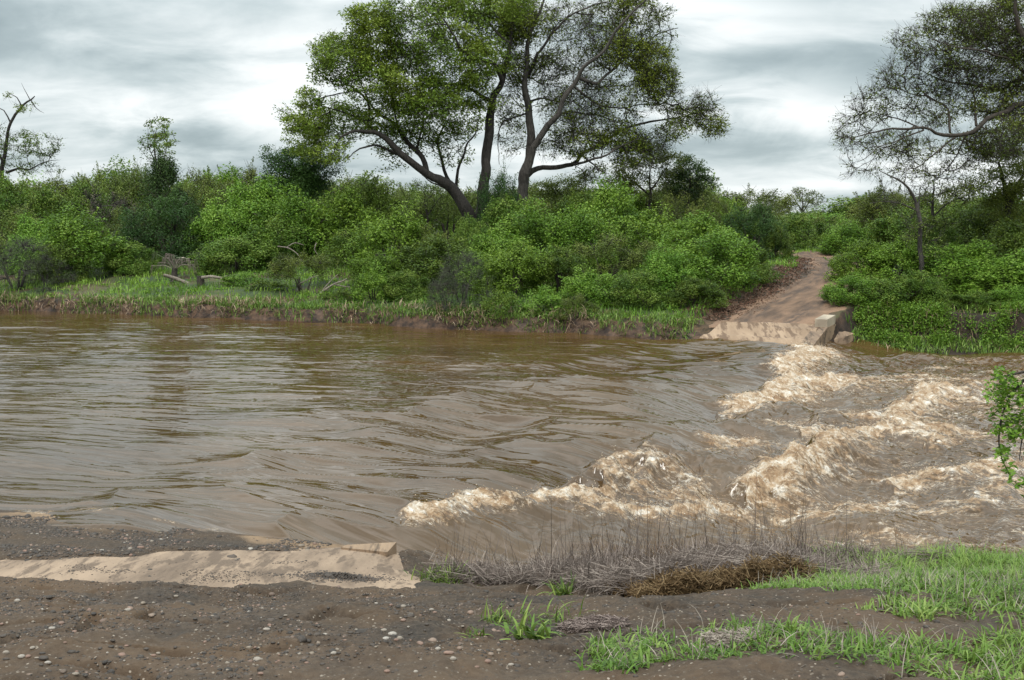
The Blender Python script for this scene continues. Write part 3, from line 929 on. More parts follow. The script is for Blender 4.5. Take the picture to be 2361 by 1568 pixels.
bigc = [(790, 140, 70, 62), (760, 115, 42, 38), (745, 165, 30, 30), (870, 95, 85, 70), (845, 45, 50, 35), (950, 85, 80, 75), (1050, 55, 80, 70), (850, 190, 90, 50), (950, 190, 85, 60), (715, 240, 32, 34), (735, 280, 45, 40),
        (685, 285, 32, 32), (790, 280, 75, 55), (710, 330, 48, 40), (760, 350, 50, 35, -2, .8), (885, 270, 90, 45), (990, 255, 70, 50), (1060, 270, 60, 55, 0, .7), (970, 320, 50, 40, 1, .7), (1045, 340, 55, 50, 0, .7), (1090, 150, 60, 60),
        (1140, 40, 60, 60), (1120, 230, 45, 40, 0, .5), (660, 262, 22, 18), (1000, 140, 60, 60), (905, 385, 30, 18, 0, .5), (1190, 10, 40, 40), (1010, 5, 60, 30), (910, 20, 40, 25), (1000, 220, 70, 50), (1130, 130, 60, 50, 0, .8), (1080, 210, 60, 50, 0, .8), (910, 330, 60, 40, 0, .8), (1100, 20, 60, 40), (1010, 300, 60, 50, 0, .7)]
Y1 = 60.0
tree('riverside_tree', gp(1104, Y1), big, bigc, Y1, 'huge spreading tree with forked black trunk and dense green crown, left of the grey one', per=105, lper=24, lsize=.16, seed=3, lrad=.46, twigs=3)
pale = [
    ([(1207, 560), (1205, 470), (1212, 400), (1222, 350), (1224, 300), (1218, 250), (1210, 200), (1215, 150), (1222, 90), (1240, 40), (1262, -25)], .46, .10, -1, 0),
    ([(1214, 400), (1238, 330), (1265, 290), (1290, 262), (1312, 205), (1332, 185), (1345, 158), (1390, 122), (1425, 65), (1480, 10), (1510, -15)], .27, .07, -2, -1),
    ([(1205, 420), (1228, 395), (1270, 385), (1320, 380), (1350, 352), (1400, 325), (1440, 300), (1500, 280), (1560, 272), (1610, 258)], .24, .05, 3, 0),
    ([(1322, 380), (1360, 372), (1400, 355), (1440, 335), (1480, 318)], .11, .03, -2, 0),
    ([(1225, 350), (1250, 315), (1295, 262), (1345, 262), (1400, 275), (1440, 290)], .12, .04, 3, 0),
    ([(1335, 180), (1380, 195), (1400, 170), (1440, 140), (1475, 108), (1520, 80), (1565, 66)], .14, .04, 2, -1),
    ([(1216, 180), (1248, 115), (1290, 62), (1340, 22), (1400, 8)], .14, .05, -2, 0),
    ([(1212, 205), (1185, 160), (1150, 115), (1130, 90)], .10, .03, 2, 0),
    ([(1216, 235), (1260, 228), (1310, 235), (1350, 225)], .09, .03, 2, 0),
    ([(1325, 200), (1370, 235), (1430, 250), (1490, 240), (1540, 250)], .10, .03, 2, -1),
    ([(1218, 260), (1180, 275), (1155, 290), (1150, 330), (1155, 380)], .08, .03, -1, 0),
    ([(1345, 360), (1375, 385), (1395, 400)], .08, .04, -1, 0),
    ([(1222, 100), (1200, 50), (1190, 10)], .10, .04, 1, 0),
]
palec = [(1230, 50, 65, 60, 0, .7), (1320, 40, 75, 45, 0, .55), (1390, 45, 70, 45, 1, .5), (1480, 25, 75, 35, 0, .7), (1515, 90, 45, 45, 1, .6), (1440, 120, 75, 45, 0, .75), (1500, 150, 48, 50, 0, .9), (1380, 175, 70, 45, 0, .6), (1300, 130, 65, 45, 0, .55),
         (1475, 215, 70, 38, 0, .6), (1535, 235, 45, 30, 0, .6), (1585, 262, 45, 28, 1, 1), (1625, 240, 40, 26, 1, 1.0), (1640, 285, 36, 28, 1, .9), (1550, 300, 40, 25, 0, .9), (1420, 265, 70, 35, 0, .6), (1310, 290, 60, 40, 0, .5), (1350, 215, 65, 40, 0, .6),
         (1265, 215, 45, 45, 0, .7), (1430, 320, 60, 32, 0, 1.0), (1180, 310, 35, 50, 0, .6), (1500, 330, 45, 25, 0, 1.0), (1270, 340, 45, 30, 0, .5), (1370, 400, 40, 20, 0, .8), (1180, 240, 40, 40, 0, .6), (1270, 160, 45, 40, 0, .7), (1440, 0, 60, 25, 0, .7), (1190, 60, 50, 60, 0, 1), (1190, 160, 45, 50, 0, .9), (1340, 330, 70, 40, 0, .8), (1400, 90, 80, 50, 0, .7), (1340, 240, 80, 50, 0, .7), (1460, 360, 60, 25, 0, .9), (1520, 190, 50, 40, 0, .8)]
Y2 = 62.0
tree('riverside_tree', gp(1207, Y2), pale, palec, Y2, 'huge tree with grey trunk and thin half bare crown reaching right toward the track', bark='bark_grey', per=150, lper=19, lsize=.15, seed=7, lrad=.5, twigs=7, tl=.75, rtip=.011)

Y3 = 44.0
rl = [
    ([(2520, 640), (2500, 520), (2470, 400), (2440, 310), (2410, 230), (2380, 150), (2361, 92), (2345, 45), (2350, -10)], .42, .12, -1, 0),
    ([(2450, 330), (2400, 262), (2361, 239), (2315, 257), (2271, 272), (2242, 303), (2197, 312), (2161, 307), (2131, 298), (2058, 301), (2003, 312), (1960, 325)], .22, .03, -3, 0),
    ([(2430, 250), (2400, 190), (2361, 184), (2315, 209), (2256, 198), (2205, 191), (2168, 184), (2120, 160)], .14, .03, 2, 0),
    ([(2251, 290), (2249, 257), (2245, 209), (2230, 170)], .08, .03, 1, -1),
    ([(2190, 305), (2186, 254), (2161, 235), (2117, 221), (2080, 206), (2032, 200)], .08, .02, 2, -1),
    ([(2210, 312), (2194, 323), (2168, 345), (2142, 375), (2098, 390), (2050, 398)], .07, .02, -2, -1),
    ([(2240, 303), (2223, 320), (2208, 357), (2190, 393), (2153, 415)], .06, .02, 1, -1),
    ([(2348, 60), (2320, 75), (2300, 62), (2278, 40), (2240, 42)], .08, .03, 1, 0),
    ([(2130, 300), (2080, 320), (2030, 345), (1980, 375)], .05, .015, -1, -1),
    ([(2130, 298), (2070, 275), (2010, 262), (1960, 268)], .05, .015, 2, -1),
    ([(2400, 200), (2340, 150), (2280, 120), (2210, 110), (2150, 90)], .10, .03, -2, 0),
]
rc = [(1965, 300, 42, 50, 0, .6), (2015, 240, 55, 48, 0, .7), (2050, 330, 75, 42, 0, .6), (1985, 390, 50, 30, 0, .3), (2080, 180, 60, 50, 0, .7), (2120, 100, 65, 50, 0, .7), (2150, 245, 75, 50, 0, .8), (2190, 45, 60, 42, 0, .9), (2230, 130, 75, 55, 0, 1),
      (2280, 230, 75, 50, 0, 1), (2300, 60, 70, 55, 0, 1.1), (2330, 160, 60, 60, 0, 1.1), (2120, 350, 70, 35, 0, .5), (2240, 345, 60, 40, 0, .7), (2400, 120, 70, 90, 0, .7), (2420, 280, 70, 80, 0, .6), (2090, 400, 60, 28, 0, .4), (2180, 395, 50, 30, 0, .5), (2330, 320, 50, 50), (2350, 5, 60, 30, 0, 1), (2250, 60, 60, 50), (2360, 250, 60, 60, 0, .8), (2290, 330, 60, 45, 0, .9), (2340, 100, 50, 50, 0, .8), (2200, 180, 70, 40, 0, 1)]
tree('riverside_tree', gp(2520, Y3), rl, rc, Y3, 'large fine twigged tree whose crown leans in from the right edge over the track', bark='bark_brown', leaf='leaf_olive', per=115, lper=17, lsize=.105, seed=9, lrad=.40, lk=.66, tshift=.15, twigs=6, tl=.55, rtip=.008)

tree('bare_tree', gp(6, 66), [([(5, 580), (5, 420), (12, 345), (25, 282), (50, 245), (72, 232), (78, 224)], .20, .05, 0, 0), ([(14, 398), (45, 388), (70, 392), (100, 375), (135, 372)], .12, .02, 0, 0), ([(25, 285), (10, 255), (-10, 248)], .07, .03, 0, 0),
     ([(50, 248), (40, 225), (15, 212)], .06, .015, 0, 0), ([(72, 232), (85, 250), (103, 262)], .05, .01, 0, 0), ([(70, 232), (62, 215), (50, 192)], .04, .01, 0, 0), ([(10, 380), (-10, 340), (-30, 320)], .12, .04, 0, 0)],
     [(45, 325, 55, 28, 0, .7), (98, 335, 45, 26, 0, .7), (60, 368, 65, 22, 0, .7), (30, 395, 50, 18, 0, .7), (120, 385, 26, 14, 0, .7), (-10, 330, 40, 50, 0, .9), (60, 250, 22, 16, 0, .7), (110, 350, 26, 14, 0, .9), (20, 225, 18, 10, 0, .4)], 66,
     'gnarled half dead tree with dark crooked trunk at the far left', bark='bark_dark', leaf='leaf_mid', per=110, lper=22, lsize=.13, seed=12, lrad=.3, twigs=3)
tree('slender_tree', gp(362, 61), [([(362, 590), (362, 480), (363, 390), (359, 340), (362, 300)], .12, .03, 0, 0), ([(363, 400), (380, 350), (385, 310)], .05, .02, 0, 0), ([(362, 380), (342, 340), (338, 310)], .04, .02, 0, 0)],
     [(362, 300, 30, 28), (340, 330, 24, 28), (382, 330, 24, 30), (362, 365, 28, 25, 0, .7), (330, 320, 10, 8), (380, 285, 14, 16), (350, 285, 12, 12)], 61, 'slender tree with small oval leafy head standing above the dark shrub', bark='bark_brown', leaf='leaf_mid', per=110, lper=13, lsize=.15, seed=13, lrad=.26, twigs=2, tl=.3)
tree('airy_tree', gp(1850, 100), [([(1850, 580), (1850, 500), (1852, 470), (1850, 440)], .2, .05, 0, 0), ([(1851, 490), (1830, 455), (1815, 450)], .08, .03, 0, 0), ([(1851, 490), (1875, 455), (1890, 452)], .08, .03, 0, 0)],
     [(1850, 445, 32, 14), (1825, 462, 28, 14), (1882, 460, 28, 14), (1850, 470, 40, 18, 0, .6), (1810, 480, 18, 20, 0, .5)], 100, 'distant flat topped tree with see-through crown above the end of the track', bark='bark_grey', leaf='leaf_olive', per=260, lper=16, lsize=.17, seed=14, lrad=.4, twigs=3)
tree('thin_tree', gp(2128, 42), [([(2130, 690), (2124, 573), (2124, 503), (2102, 448), (2085, 422), (2054, 408), (2032, 397)], .13, .02, -1, 0), ([(2124, 520), (2120, 470), (2122, 430)], .07, .02, 1, 0), ([(2085, 424), (2090, 400), (2092, 385)], .03, .01, 1, 0), ([(2120, 490), (2080, 470), (2040, 465), (2010, 470)], .05, .015, 0, 0)],
     [(2060, 425, 45, 22, 0, .4), (2050, 465, 45, 18, 0, .9), (2125, 440, 40, 34, 0, 1.2), (2030, 400, 22, 16, 0, .5), (2110, 520, 45, 40, 0, 1), (2150, 580, 45, 35, 0, 1)], 42, 'thin pale stemmed tree with sparse twigs rising from the right bank bushes', bark='bark_grey', leaf='leaf_olive', per=50, lper=11, lsize=.08, seed=15, lrad=.25, twigs=4, rtip=.006)
tree('dark_stem_tree', gp(2156, 46), [([(2158, 680), (2153, 573), (2151, 470), (2148, 415)], .15, .05, 0, 0), ([(2152, 500), (2185, 470), (2220, 455)], .05, .02, 0, 0), ([(2152, 540), (2180, 520), (2210, 515)], .04, .02, 0, 0), ([(2151, 470), (2120, 450), (2105, 455)], .04, .02, 0, 0)],
     [(2160, 430, 50, 26), (2215, 450, 45, 25), (2120, 460, 35, 20), (2200, 500, 50, 22, 0, .6), (2250, 430, 40, 20)], 46, 'straight black stemmed tree close behind the thin pale one on the right bank', bark='bark_dark', leaf='leaf_olive', per=60, lper=16, lsize=.09, seed=16, lrad=.28, twigs=3)
tree('dense_tree', gp(2345, 47), [([(2340, 660), (2330, 560), (2325, 480), (2310, 420), (2300, 380)], .25, .08, 0, 0), ([(2325, 480), (2350, 420), (2380, 380)], .15, .05, 0, 0)],
     [(2330, 400, 60, 60, 0, 1.0), (2280, 430, 45, 45, 0, .9), (2380, 420, 60, 70, 0, 1.0), (2330, 330, 50, 40, 0, .8), (2300, 490, 50, 40, 0, 1.0), (2360, 500, 60, 50, 0, 1.0), (2230, 400, 30, 30, 0, .6)], 47, 'heavy dark olive tree filling the right edge behind the bank', bark='bark_dark', leaf='leaf_olive', per=70, lper=34, lsize=.10, seed=17, lrad=.35, twigs=1, tshift=-.05)
tree('dense_tree', gp(1590, 68), [([(1590, 600), (1588, 480), (1590, 410)], .22, .08, 0, 0)], [(1590, 395, 42, 34, 0, 1.6), (1560, 420, 35, 28, 0, 1.5), (1620, 425, 30, 28, 0, 1.3), (1590, 460, 45, 30, 0, 1.2)], 68,
     'rounded dark green tree on the skyline right of the half bare giant', bark='bark_dark', leaf='leaf_dark', per=90, lper=30, lsize=.13, seed=18, lrad=.4, twigs=1)
tree('airy_tree', gp(1490, 66), [([(1490, 600), (1495, 500), (1500, 430), (1498, 380)], .2, .05, 0, 0), ([(1498, 450), (1450, 410), (1430, 390)], .09, .03, 0, 0), ([(1499, 440), (1530, 400), (1540, 380)], .08, .03, 0, 0)],
     [(1500, 360, 55, 35), (1450, 395, 45, 30), (1540, 380, 40, 35), (1500, 430, 70, 35, 0, .9), (1420, 430, 35, 30, 0, .8)], 66, 'olive green tree with open crown under the long branch right of the pale trunk', bark='bark_brown', leaf='leaf_olive', per=100, lper=30, lsize=.13, seed=19, lrad=.42, twigs=2)
tree('airy_tree', gp(1310, 68), [([(1310, 600), (1312, 500), (1305, 440)], .16, .05, 0, 0), ([(1311, 500), (1340, 450), (1350, 420)], .07, .03, 0, 0), ([(1311, 520), (1280, 470), (1270, 440)], .07, .03, 0, 0)],
     [(1300, 435, 45, 28), (1350, 425, 40, 25), (1260, 440, 35, 25), (1310, 480, 60, 30, 0, .8)], 68, 'small leafy tree showing sky between its twigs just right of the grey trunk', bark='bark_dark', leaf='leaf_olive', per=110, lper=30, lsize=.12, seed=20, lrad=.4, twigs=2)
tree('airy_tree', gp(985, 70), [([(985, 600), (984, 500), (980, 440)], .16, .05, 0, 0), ([(984, 500), (1010, 460), (1025, 450)], .07, .03, 0, 0), ([(1205 - 180, 600), (1030, 520), (1035, 470)], .14, .04, 0, 0)],
     [(960, 440, 40, 28), (1010, 455, 40, 30), (1040, 470, 40, 35), (910, 440, 30, 20, 0, .7), (985, 490, 60, 25, 0, .8)], 70, 'thin open tree seen under the leaning black limb', bark='bark_dark', leaf='leaf_olive', per=110, lper=30, lsize=.12, seed=21, lrad=.4, twigs=2)
tree('dense_tree', gp(690, 63), [([(690, 600), (690, 470), (695, 400), (690, 360)], .25, .08, 0, 0), ([(692, 440), (640, 400), (620, 380)], .1, .04, 0, 0)],
     [(690, 370, 60, 42, 0, 1.7), (735, 400, 50, 40, 0, 1.6), (640, 385, 35, 32, 0, 1.3), (622, 355, 20, 18, 0, 1.1), (700, 430, 70, 35, 0, 1.7), (760, 380, 35, 30, 0, 1.2), (630, 420, 40, 25, 0, 1.2)], 63,
     'dense dark olive tree tucked under the left end of the huge crown', bark='bark_dark', leaf='leaf_dark', per=80, lper=34, lsize=.12, seed=22, lrad=.42, twigs=1, tshift=.05)

# ------------------------------------------------------------------ bushes


def bush_proto(seed, nl, per, L, leafm, barkm='bark_brown', shape='round', twig=0, W=.62, flat=1.1, lob=.30, low=.10):
    """a shrub 1 m wide-radius and 2 m high in its own frame: (stems mesh, foliage mesh)"""
    rng = np.random.default_rng(seed); g = Geo(); gl = Geo(); s = Skel()
    T = []
    while len(T) < nl:
        d = rdir(1, rng)[0]; d[2] = abs(d[2])
        rr = rng.uniform(.45, 1) ** .45
        if shape == 'cone':
            z = rng.uniform(.08, 1); q = np.array([d[0], d[1], 0]) / max(.1, math.hypot(d[0], d[1])) * rr * (1 - z) ** .7 * .9; q[2] = z * 2 - .1
        elif shape == 'umbrella':
            q = np.array([d[0] * rr, d[1] * rr, .9 + d[2] * rr * .9])
        else:
            q = np.array([d[0] * rr, d[1] * rr, low + d[2] * rr * 1.75])
        T.append(q)
    T = np.array(T)
    for k in range(5):
        a = rng.uniform(0, 6.28); q = np.array([math.cos(a), math.sin(a), 0])
        C, R = s.limb([q * .05, q * .14 + [0, 0, .3], q * .25 + [0, 0, .75]], .035, .02, .1)
        tube(g, C, R, 6, .1, seed)
    s.grow(T, rng, step=.16, rtip=.005)
    s.twigs(g)
    spray(g, s, rng, 6 + twig, .35, .0035)
    for q in T:
        n = int(per * rng.uniform(.6, 1.4)); rad_ = lob * rng.uniform(.5, 1.35)
        d = rdir(n, rng); rr = rng.uniform(.1, 1, (n, 1)) ** .45
        out = d * np.array([1, 1, flat])
        c = q + out * rr * rad_ * (1 + .35 * (fbm(d[:, 0] * 3 + 10 + q[0] * 7, d[:, 2] * 3 + 10 + d[:, 1] * 2, 2, seed) - .5)[:, None] * 2)
        c = c[c[:, 2] > .01]; out = out[:len(c)]
        leaves(gl, c, L, L * W, rng, .35, np.clip(rng.uniform(.15, .8), 0, 1), out)
    # ragged shoots standing out of the crown
    for q in T[rng.choice(len(T), min(len(T), 26), replace=False)]:
        d = norm(np.array([q[0], q[1], 0]) * .5 + rng.normal(0, .25, 3) + [0, 0, .9]); a = q + d * lob * .6; Ls = rng.uniform(.25, .6) * lob * 1.7
        tt = np.linspace(0, 1, 26); c = a + d * (tt * Ls)[:, None] + rng.normal(0, .022, (26, 3)) * (1.4 - tt)[:, None]
        frusta(gl, a[None], (a + d * Ls)[None], [.006], [.002], 3, .1); leaves(gl, c, L, L * W, rng, .3, np.full(26, rng.uniform(.3, .95)))
    return mesh('stems', g, smooth=True), mesh('foliage', gl), leafm, barkm


PB = {
    'broad': [bush_proto(101, 46, 330, .066, 'leaf_bright'), bush_proto(102, 52, 300, .066, 'leaf_bright'), bush_proto(103, 40, 340, .068, 'leaf_bright', low=.0)],
    'mid': [bush_proto(111, 48, 320, .064, 'leaf_mid'), bush_proto(112, 42, 340, .066, 'leaf_mid')],
    'dark': [bush_proto(121, 55, 330, .055, 'leaf_dark', W=.4), bush_proto(122, 60, 300, .055, 'leaf_dark', shape='cone', W=.4, lob=.24)],
    'olive': [bush_proto(131, 40, 260, .045, 'leaf_olive', lob=.26, twig=4), bush_proto(132, 34, 240, .05, 'leaf_olive', shape='umbrella', lob=.26, twig=4)],
    'fine': [bush_proto(141, 44, 230, .036, 'leaf_grey', 'bark_grey', W=.3, twig=14, lob=.30), bush_proto(142, 40, 200, .036, 'leaf_grey', 'bark_grey', W=.3, twig=14)],
    'twiggy': [bush_proto(151, 40, 50, .04, 'dry', 'bark_grey', W=.3, twig=26)],
    'small': [bush_proto(161, 22, 170, .10, 'leaf_bright', lob=.36), bush_proto(162, 20, 150, .10, 'leaf_mid', lob=.36)],
}


def bush(px, top, wpx, Y, style, label=None, group=None, name='bush', var=0, rot=None, sink=.1, cat='bush', k=[0]):
    k[0] += 1
    p = gp(px, Y); zt = at(px, top, Y)[2]; hh = max(.4, zt - p[2] + sink); ww = wpx / F * Y * .5
    st_m, fo_m, lm, bm_ = PB[style][var % len(PB[style])]
    root = empty(name, p - [0, 0, sink], label, cat, group)
    root.scale = (ww * 1.12, ww * 1.12, hh / 1.8); root.rotation_euler = (0, 0, (k[0] * 2.399) if rot is None else rot)
    obj('stems', st_m, M[bm_], root); obj('foliage', fo_m, M[lm], root)
    return root


B = [
    # px, top, width, distance, style, variant, label
    (40, 545, 190, 49.5, 'fine', 0, 'grey green willowy bush overhanging the bank at the far left edge'),
    (110, 590, 110, 50, 'fine', 1, 'thin greyish bush between the left edge bush and the bright green one'),
    (195, 497, 190, 53, 'broad', 0, 'rounded bright green bush with visible dark trunk near the left'),
    (150, 560, 110, 51, 'mid', 0, 'low green bush on the left flank of the rounded bright one'),
    (385, 385, 175, 59, 'dark', 1, 'tall dark green pointed shrub under the slender tree'),
    (395, 450, 200, 57, 'dark', 0, 'broad dark green shrub below the pointed one, behind the withered palm'),
    (120, 432, 150, 62, 'mid', 1, 'mid green bush on the skyline above the rounded bright bush'),
    (20, 410, 150, 62, 'mid', 0, 'green bush below the gnarled tree at the left edge'),
    (40, 480, 150, 57, 'olive', 0, 'olive bush behind the grey green willowy one at the left'),
    (250, 440, 150, 64, 'twiggy', 0, 'brownish bare twigged bush left of the dark shrub'),
    (300, 480, 120, 60, 'olive', 0, 'yellowish green bush beside the brownish bare one'),
    (590, 415, 190, 58, 'broad', 1, 'large bright bush mass at the skyline left of the dark olive tree'),
    (510, 455, 150, 56, 'broad', 2, 'bright green bush right of the tall dark shrub'),
    (680, 455, 170, 56, 'broad', 0, 'bushy green mass beneath the dark olive tree'),
    (545, 545, 170, 53, 'mid', 0, 'dense lower green bush right of the withered palm'),
    (640, 500, 150, 54.5, 'mid', 1, 'shaded green bush above the dark hollow'),
    (790, 440, 190, 57, 'broad', 1, 'tall leafy bush below the tip of the leaning limb'),
    (860, 420, 130, 60, 'mid', 0, 'light crowned bush rising to the skyline beside the leaning limb'),
    (810, 530, 140, 52, 'mid', 1, 'green bush right of the dark hollow'),
    (905, 478, 170, 50, 'broad', 2, 'domed bright bush in front of the open thin tree'),
    (985, 520, 130, 50, 'olive', 0, 'light olive bush left of the foot of the black trunk'),
    (870, 590, 120, 46.5, 'broad', 0, 'green bush over the short brown stump'),
    (860, 612, 90, 43.5, 'small', 0, 'small vivid bush low on the grassy shelf left of the grey shrub'),
    (700, 588, 140, 46, 'olive', 1, 'small umbrella shaped pale green shrub with leaning stems'),
    (940, 625, 110, 43.5, 'mid', 1, 'low leafy bush between the vivid small bush and the grey shrub'),
    (1010, 545, 180, 46.5, 'mid', 0, 'mixed green bush in front of the black trunk'),
    (1065, 575, 130, 41.0, 'fine', 0, 'dark grey green feathery shrub at the water edge'),
    (1030, 640, 90, 40.5, 'fine', 1, 'lower feathery shrub leaning over the water left of the taller feathery one'),
    (1150, 398, 110, 59, 'dark', 0, 'dark green shrub squeezed between the two huge trunks'),
    (1180, 455, 150, 56, 'mid', 1, 'shady green bush at the foot of the grey trunk'),
    (1225, 487, 180, 47, 'broad', 0, 'bright yellow green domed bush right of the black trunk'),
    (1140, 545, 150, 45, 'broad', 1, 'leafy bush just below the black trunk'),
    (1180, 560, 160, 42.5, 'broad', 2, 'wide bright bush above the grassy bank in the middle'),
    (1410, 420, 170, 51, 'broad', 1, 'tallest bright green bush in the middle of the thicket'),
    (1330, 495, 170, 48, 'broad', 0, 'bright bush left of the tallest one in the thicket'),
    (1500, 482, 180, 49, 'broad', 2, 'bright bush right of the tallest one in the thicket'),
    (1290, 570, 130, 43, 'mid', 0, 'mid green bush near the centre of the thicket front'),
    (1400, 545, 200, 44, 'olive', 0, 'brown tinged tangled bush in the middle of the thicket'),
    (1500, 560, 160, 43.5, 'olive', 0, 'olive tangled bush right of the brown tinged one'),
    (1360, 620, 140, 40.5, 'broad', 2, 'low green bush at the front of the thicket above the bank'),
    (1480, 625, 130, 39.6, 'mid', 1, 'low dense bush near the water below the tangled bushes'),
    (1540, 580, 130, 40.8, 'broad', 0, 'pale topped bush left of the big one by the track'),
    (1610, 495, 190, 47, 'broad', 1, 'high bright bush behind the one leaning at the track'),
    (1650, 545, 190, 42, 'broad', 0, 'big bright green bush leaning out toward the track'),
    (1600, 640, 120, 39.5, 'mid', 0, 'shaded bush low at the corner near the ramp'),
    (1710, 560, 130, 44.5, 'mid', 1, 'green bush hanging over the grassy verge of the track'),
    (1735, 470, 140, 53, 'dark', 0, 'dark bushy shrub left of the track where it tops the bank'),
    (1700, 465, 100, 55, 'broad', 2, 'green bush against the sky left of the track top'),
    (1640, 455, 110, 58, 'olive', 0, 'olive scrub at the skyline between the rounded tree and the track'),
    (1790, 520, 60, 52, 'mid', 0, 'narrow leafy shrub at the left shoulder of the track'),
    (1865, 488, 130, 84, 'mid', 1, 'distant green bush beyond the end of the track, left one'),
    (1935, 498, 110, 80, 'broad', 2, 'distant green bush beyond the end of the track, middle one'),
    (1830, 520, 90, 76, 'olive', 0, 'distant olive scrub behind the left shoulder of the track'),
    (2030, 452, 150, 74, 'olive', 0, 'distant domed olive bush right of the track'),
    (1990, 500, 120, 62, 'mid', 0, 'green bush behind the bushes on the right side of the track'),
    (1990, 555, 140, 44, 'broad', 1, 'leafy bush crowding the right edge of the track'),
    (1962, 640, 110, 39.4, 'broad', 0, 'bright low bush above the guard block'),
    (2015, 640, 140, 39.3, 'mid', 1, 'leafy bush drooping over the dark bank right of the guard block'),
    (2060, 545, 150, 43, 'broad', 2, 'round bush left of the pale thin stem on the right bank'),
    (2090, 480, 170, 54, 'mid', 0, 'taller green bush behind the two thin stems'),
    (2175, 520, 150, 50, 'olive', 0, 'olive bush seen between and right of the two thin stems'),
    (2215, 560, 190, 42.0, 'broad', 1, 'dense vivid green bush right of the thin stems'),
    (2110, 625, 120, 39.4, 'mid', 0, 'low scrub at the foot of the pale thin stem'),
    (2165, 670, 110, 39.0, 'mid', 1, 'shaded low scrub on the lip of the dark bank'),
    (2240, 455, 190, 53, 'mid', 1, 'tall green bush behind the vivid one on the right bank'),
    (2330, 510, 170, 44, 'mid', 0, 'green bush below the heavy olive tree at the right edge'),
    (2300, 605, 180, 40.5, 'broad', 2, 'low green bush near the right edge above the dark bank'),
    (2260, 672, 120, 38.6, 'mid', 0, 'scrub hanging down the dark bank below the low green bush'),
    (2350, 665, 120, 38.2, 'broad', 0, 'trailing scrub on the bank lip at the right edge'),
    (2400, 570, 180, 41, 'broad', 0, 'bush cut by the right edge of the view'),
    (1905, 500, 110, 68, 'olive', 0, 'olive bush closing the view right behind the crest of the track'),
    (1850, 496, 110, 63, 'mid', 1, 'green bush closing the view left behind the crest of the track'),
    (1960, 520, 110, 56, 'broad', 0, 'leafy bush at the right shoulder of the track near its crest'),
    (2040, 440, 150, 58, 'olive', 1, 'open olive bush under the sagging twigs of the right hand tree'),
    (2120, 450, 150, 60, 'mid', 1, 'green mass behind the dark straight stem'),
    (2200, 430, 160, 58, 'olive', 0, 'tall olive bush between the dark stem and the heavy tree'),
    (2150, 500, 130, 46, 'mid', 1, 'leafy bush in front of the dark straight stem'),
    (2290, 450, 170, 50, 'mid', 0, 'leafy green bush in front of the heavy olive tree'),
    (90, 500, 120, 54, 'broad', 1, 'bright bush filling the gap right of the willowy one at the left edge'),
    (310, 560, 110, 53, 'mid', 1, 'green bush left of the withered palm'),
    (470, 400, 130, 64, 'olive', 0, 'light olive bush on the skyline right of the pointed shrub'),
    (1085, 500, 90, 52, 'mid', 0, 'shaded bush in front of the foot of the black trunk'),
    (1340, 440, 130, 56, 'mid', 1, 'mid green bush on the skyline left of the tallest bright one'),
    (1560, 450, 130, 56, 'olive', 0, 'olive bush below the rounded skyline tree'),
    (1330, 680, 90, 38.6, 'olive', 0, 'straggly low weed bush near the water right of the feathery shrub'),
    (1250, 665, 90, 39.6, 'small', 0, 'low leafy weed bush on the bank in the middle'),
    (1150, 672, 80, 39.4, 'small', 1, 'small leafy plant right of the dark feathery shrub'),
    (560, 630, 90, 48.5, 'small', 0, 'low herb clump right of the broken stump'),
    (620, 655, 80, 46.5, 'small', 1, 'low herb clump left of the umbrella shaped shrub'),
    (780, 668, 80, 44.0, 'small', 1, 'low herb clump on the shelf right of the umbrella shaped shrub'),
]
for px, top, wp, Y, stl, var, lab in B:
    bush(px, top, wp, Y, stl, lab, 'bushes on the far bank', var=var)
# rows behind
rng = np.random.default_rng(77)
for k in range(46):
    px = -60 + 2560 * (k + rng.uniform(.1, .9)) / 46
    Y = rng.uniform(70, 98); top = rng.uniform(484, 498) if 1770 < px < 1965 else rng.uniform(390, 425) if px < 1000 else rng.uniform(405, 440) if px < 1700 else rng.uniform(445, 485)
    if 840 < px < 1400: top += 25
    tl_ = 'tall' if (px < 1770 and top < 412) or top < 465 and px > 1770 else 'low'
    bush(px, top, rng.uniform(130, 200), Y, ['mid', 'olive', 'broad', 'olive'][k % 4], f"{tl_} {['mid green', 'olive', 'bright green', 'dull olive'][k % 4]} bush of the distant scrub {'left of the dark shrub' if px < 385 else 'between dark shrub and olive tree' if px < 690 else 'between olive tree and black trunk' if px < 1100 else 'between black trunk and skyline trees' if px < 1500 else 'left of the track top' if px < 1800 else 'right of the track top'}", 'scrub line behind the bank', var=k, name='distant_bush')
for k in range(40):
    px = -200 + 2800 * (k + .5) / 40
    Y = rng.uniform(110, 150); top = rng.uniform(430, 455) if px < 1780 else rng.uniform(488, 500) if px < 1970 else rng.uniform(462, 490)
    bush(px, top, rng.uniform(110, 170), Y, ['mid', 'olive'][k % 2], f"{['mid green', 'olive'][k % 2]} bush of the farthest scrub line {'left of the slender tree' if px < 360 else 'left of the black trunk' if px < 1100 else 'left of the track' if px < 1800 else 'right of the track'}", 'farthest scrub line', var=k, name='distant_bush')

# ------------------------------------------------------------------ grasses


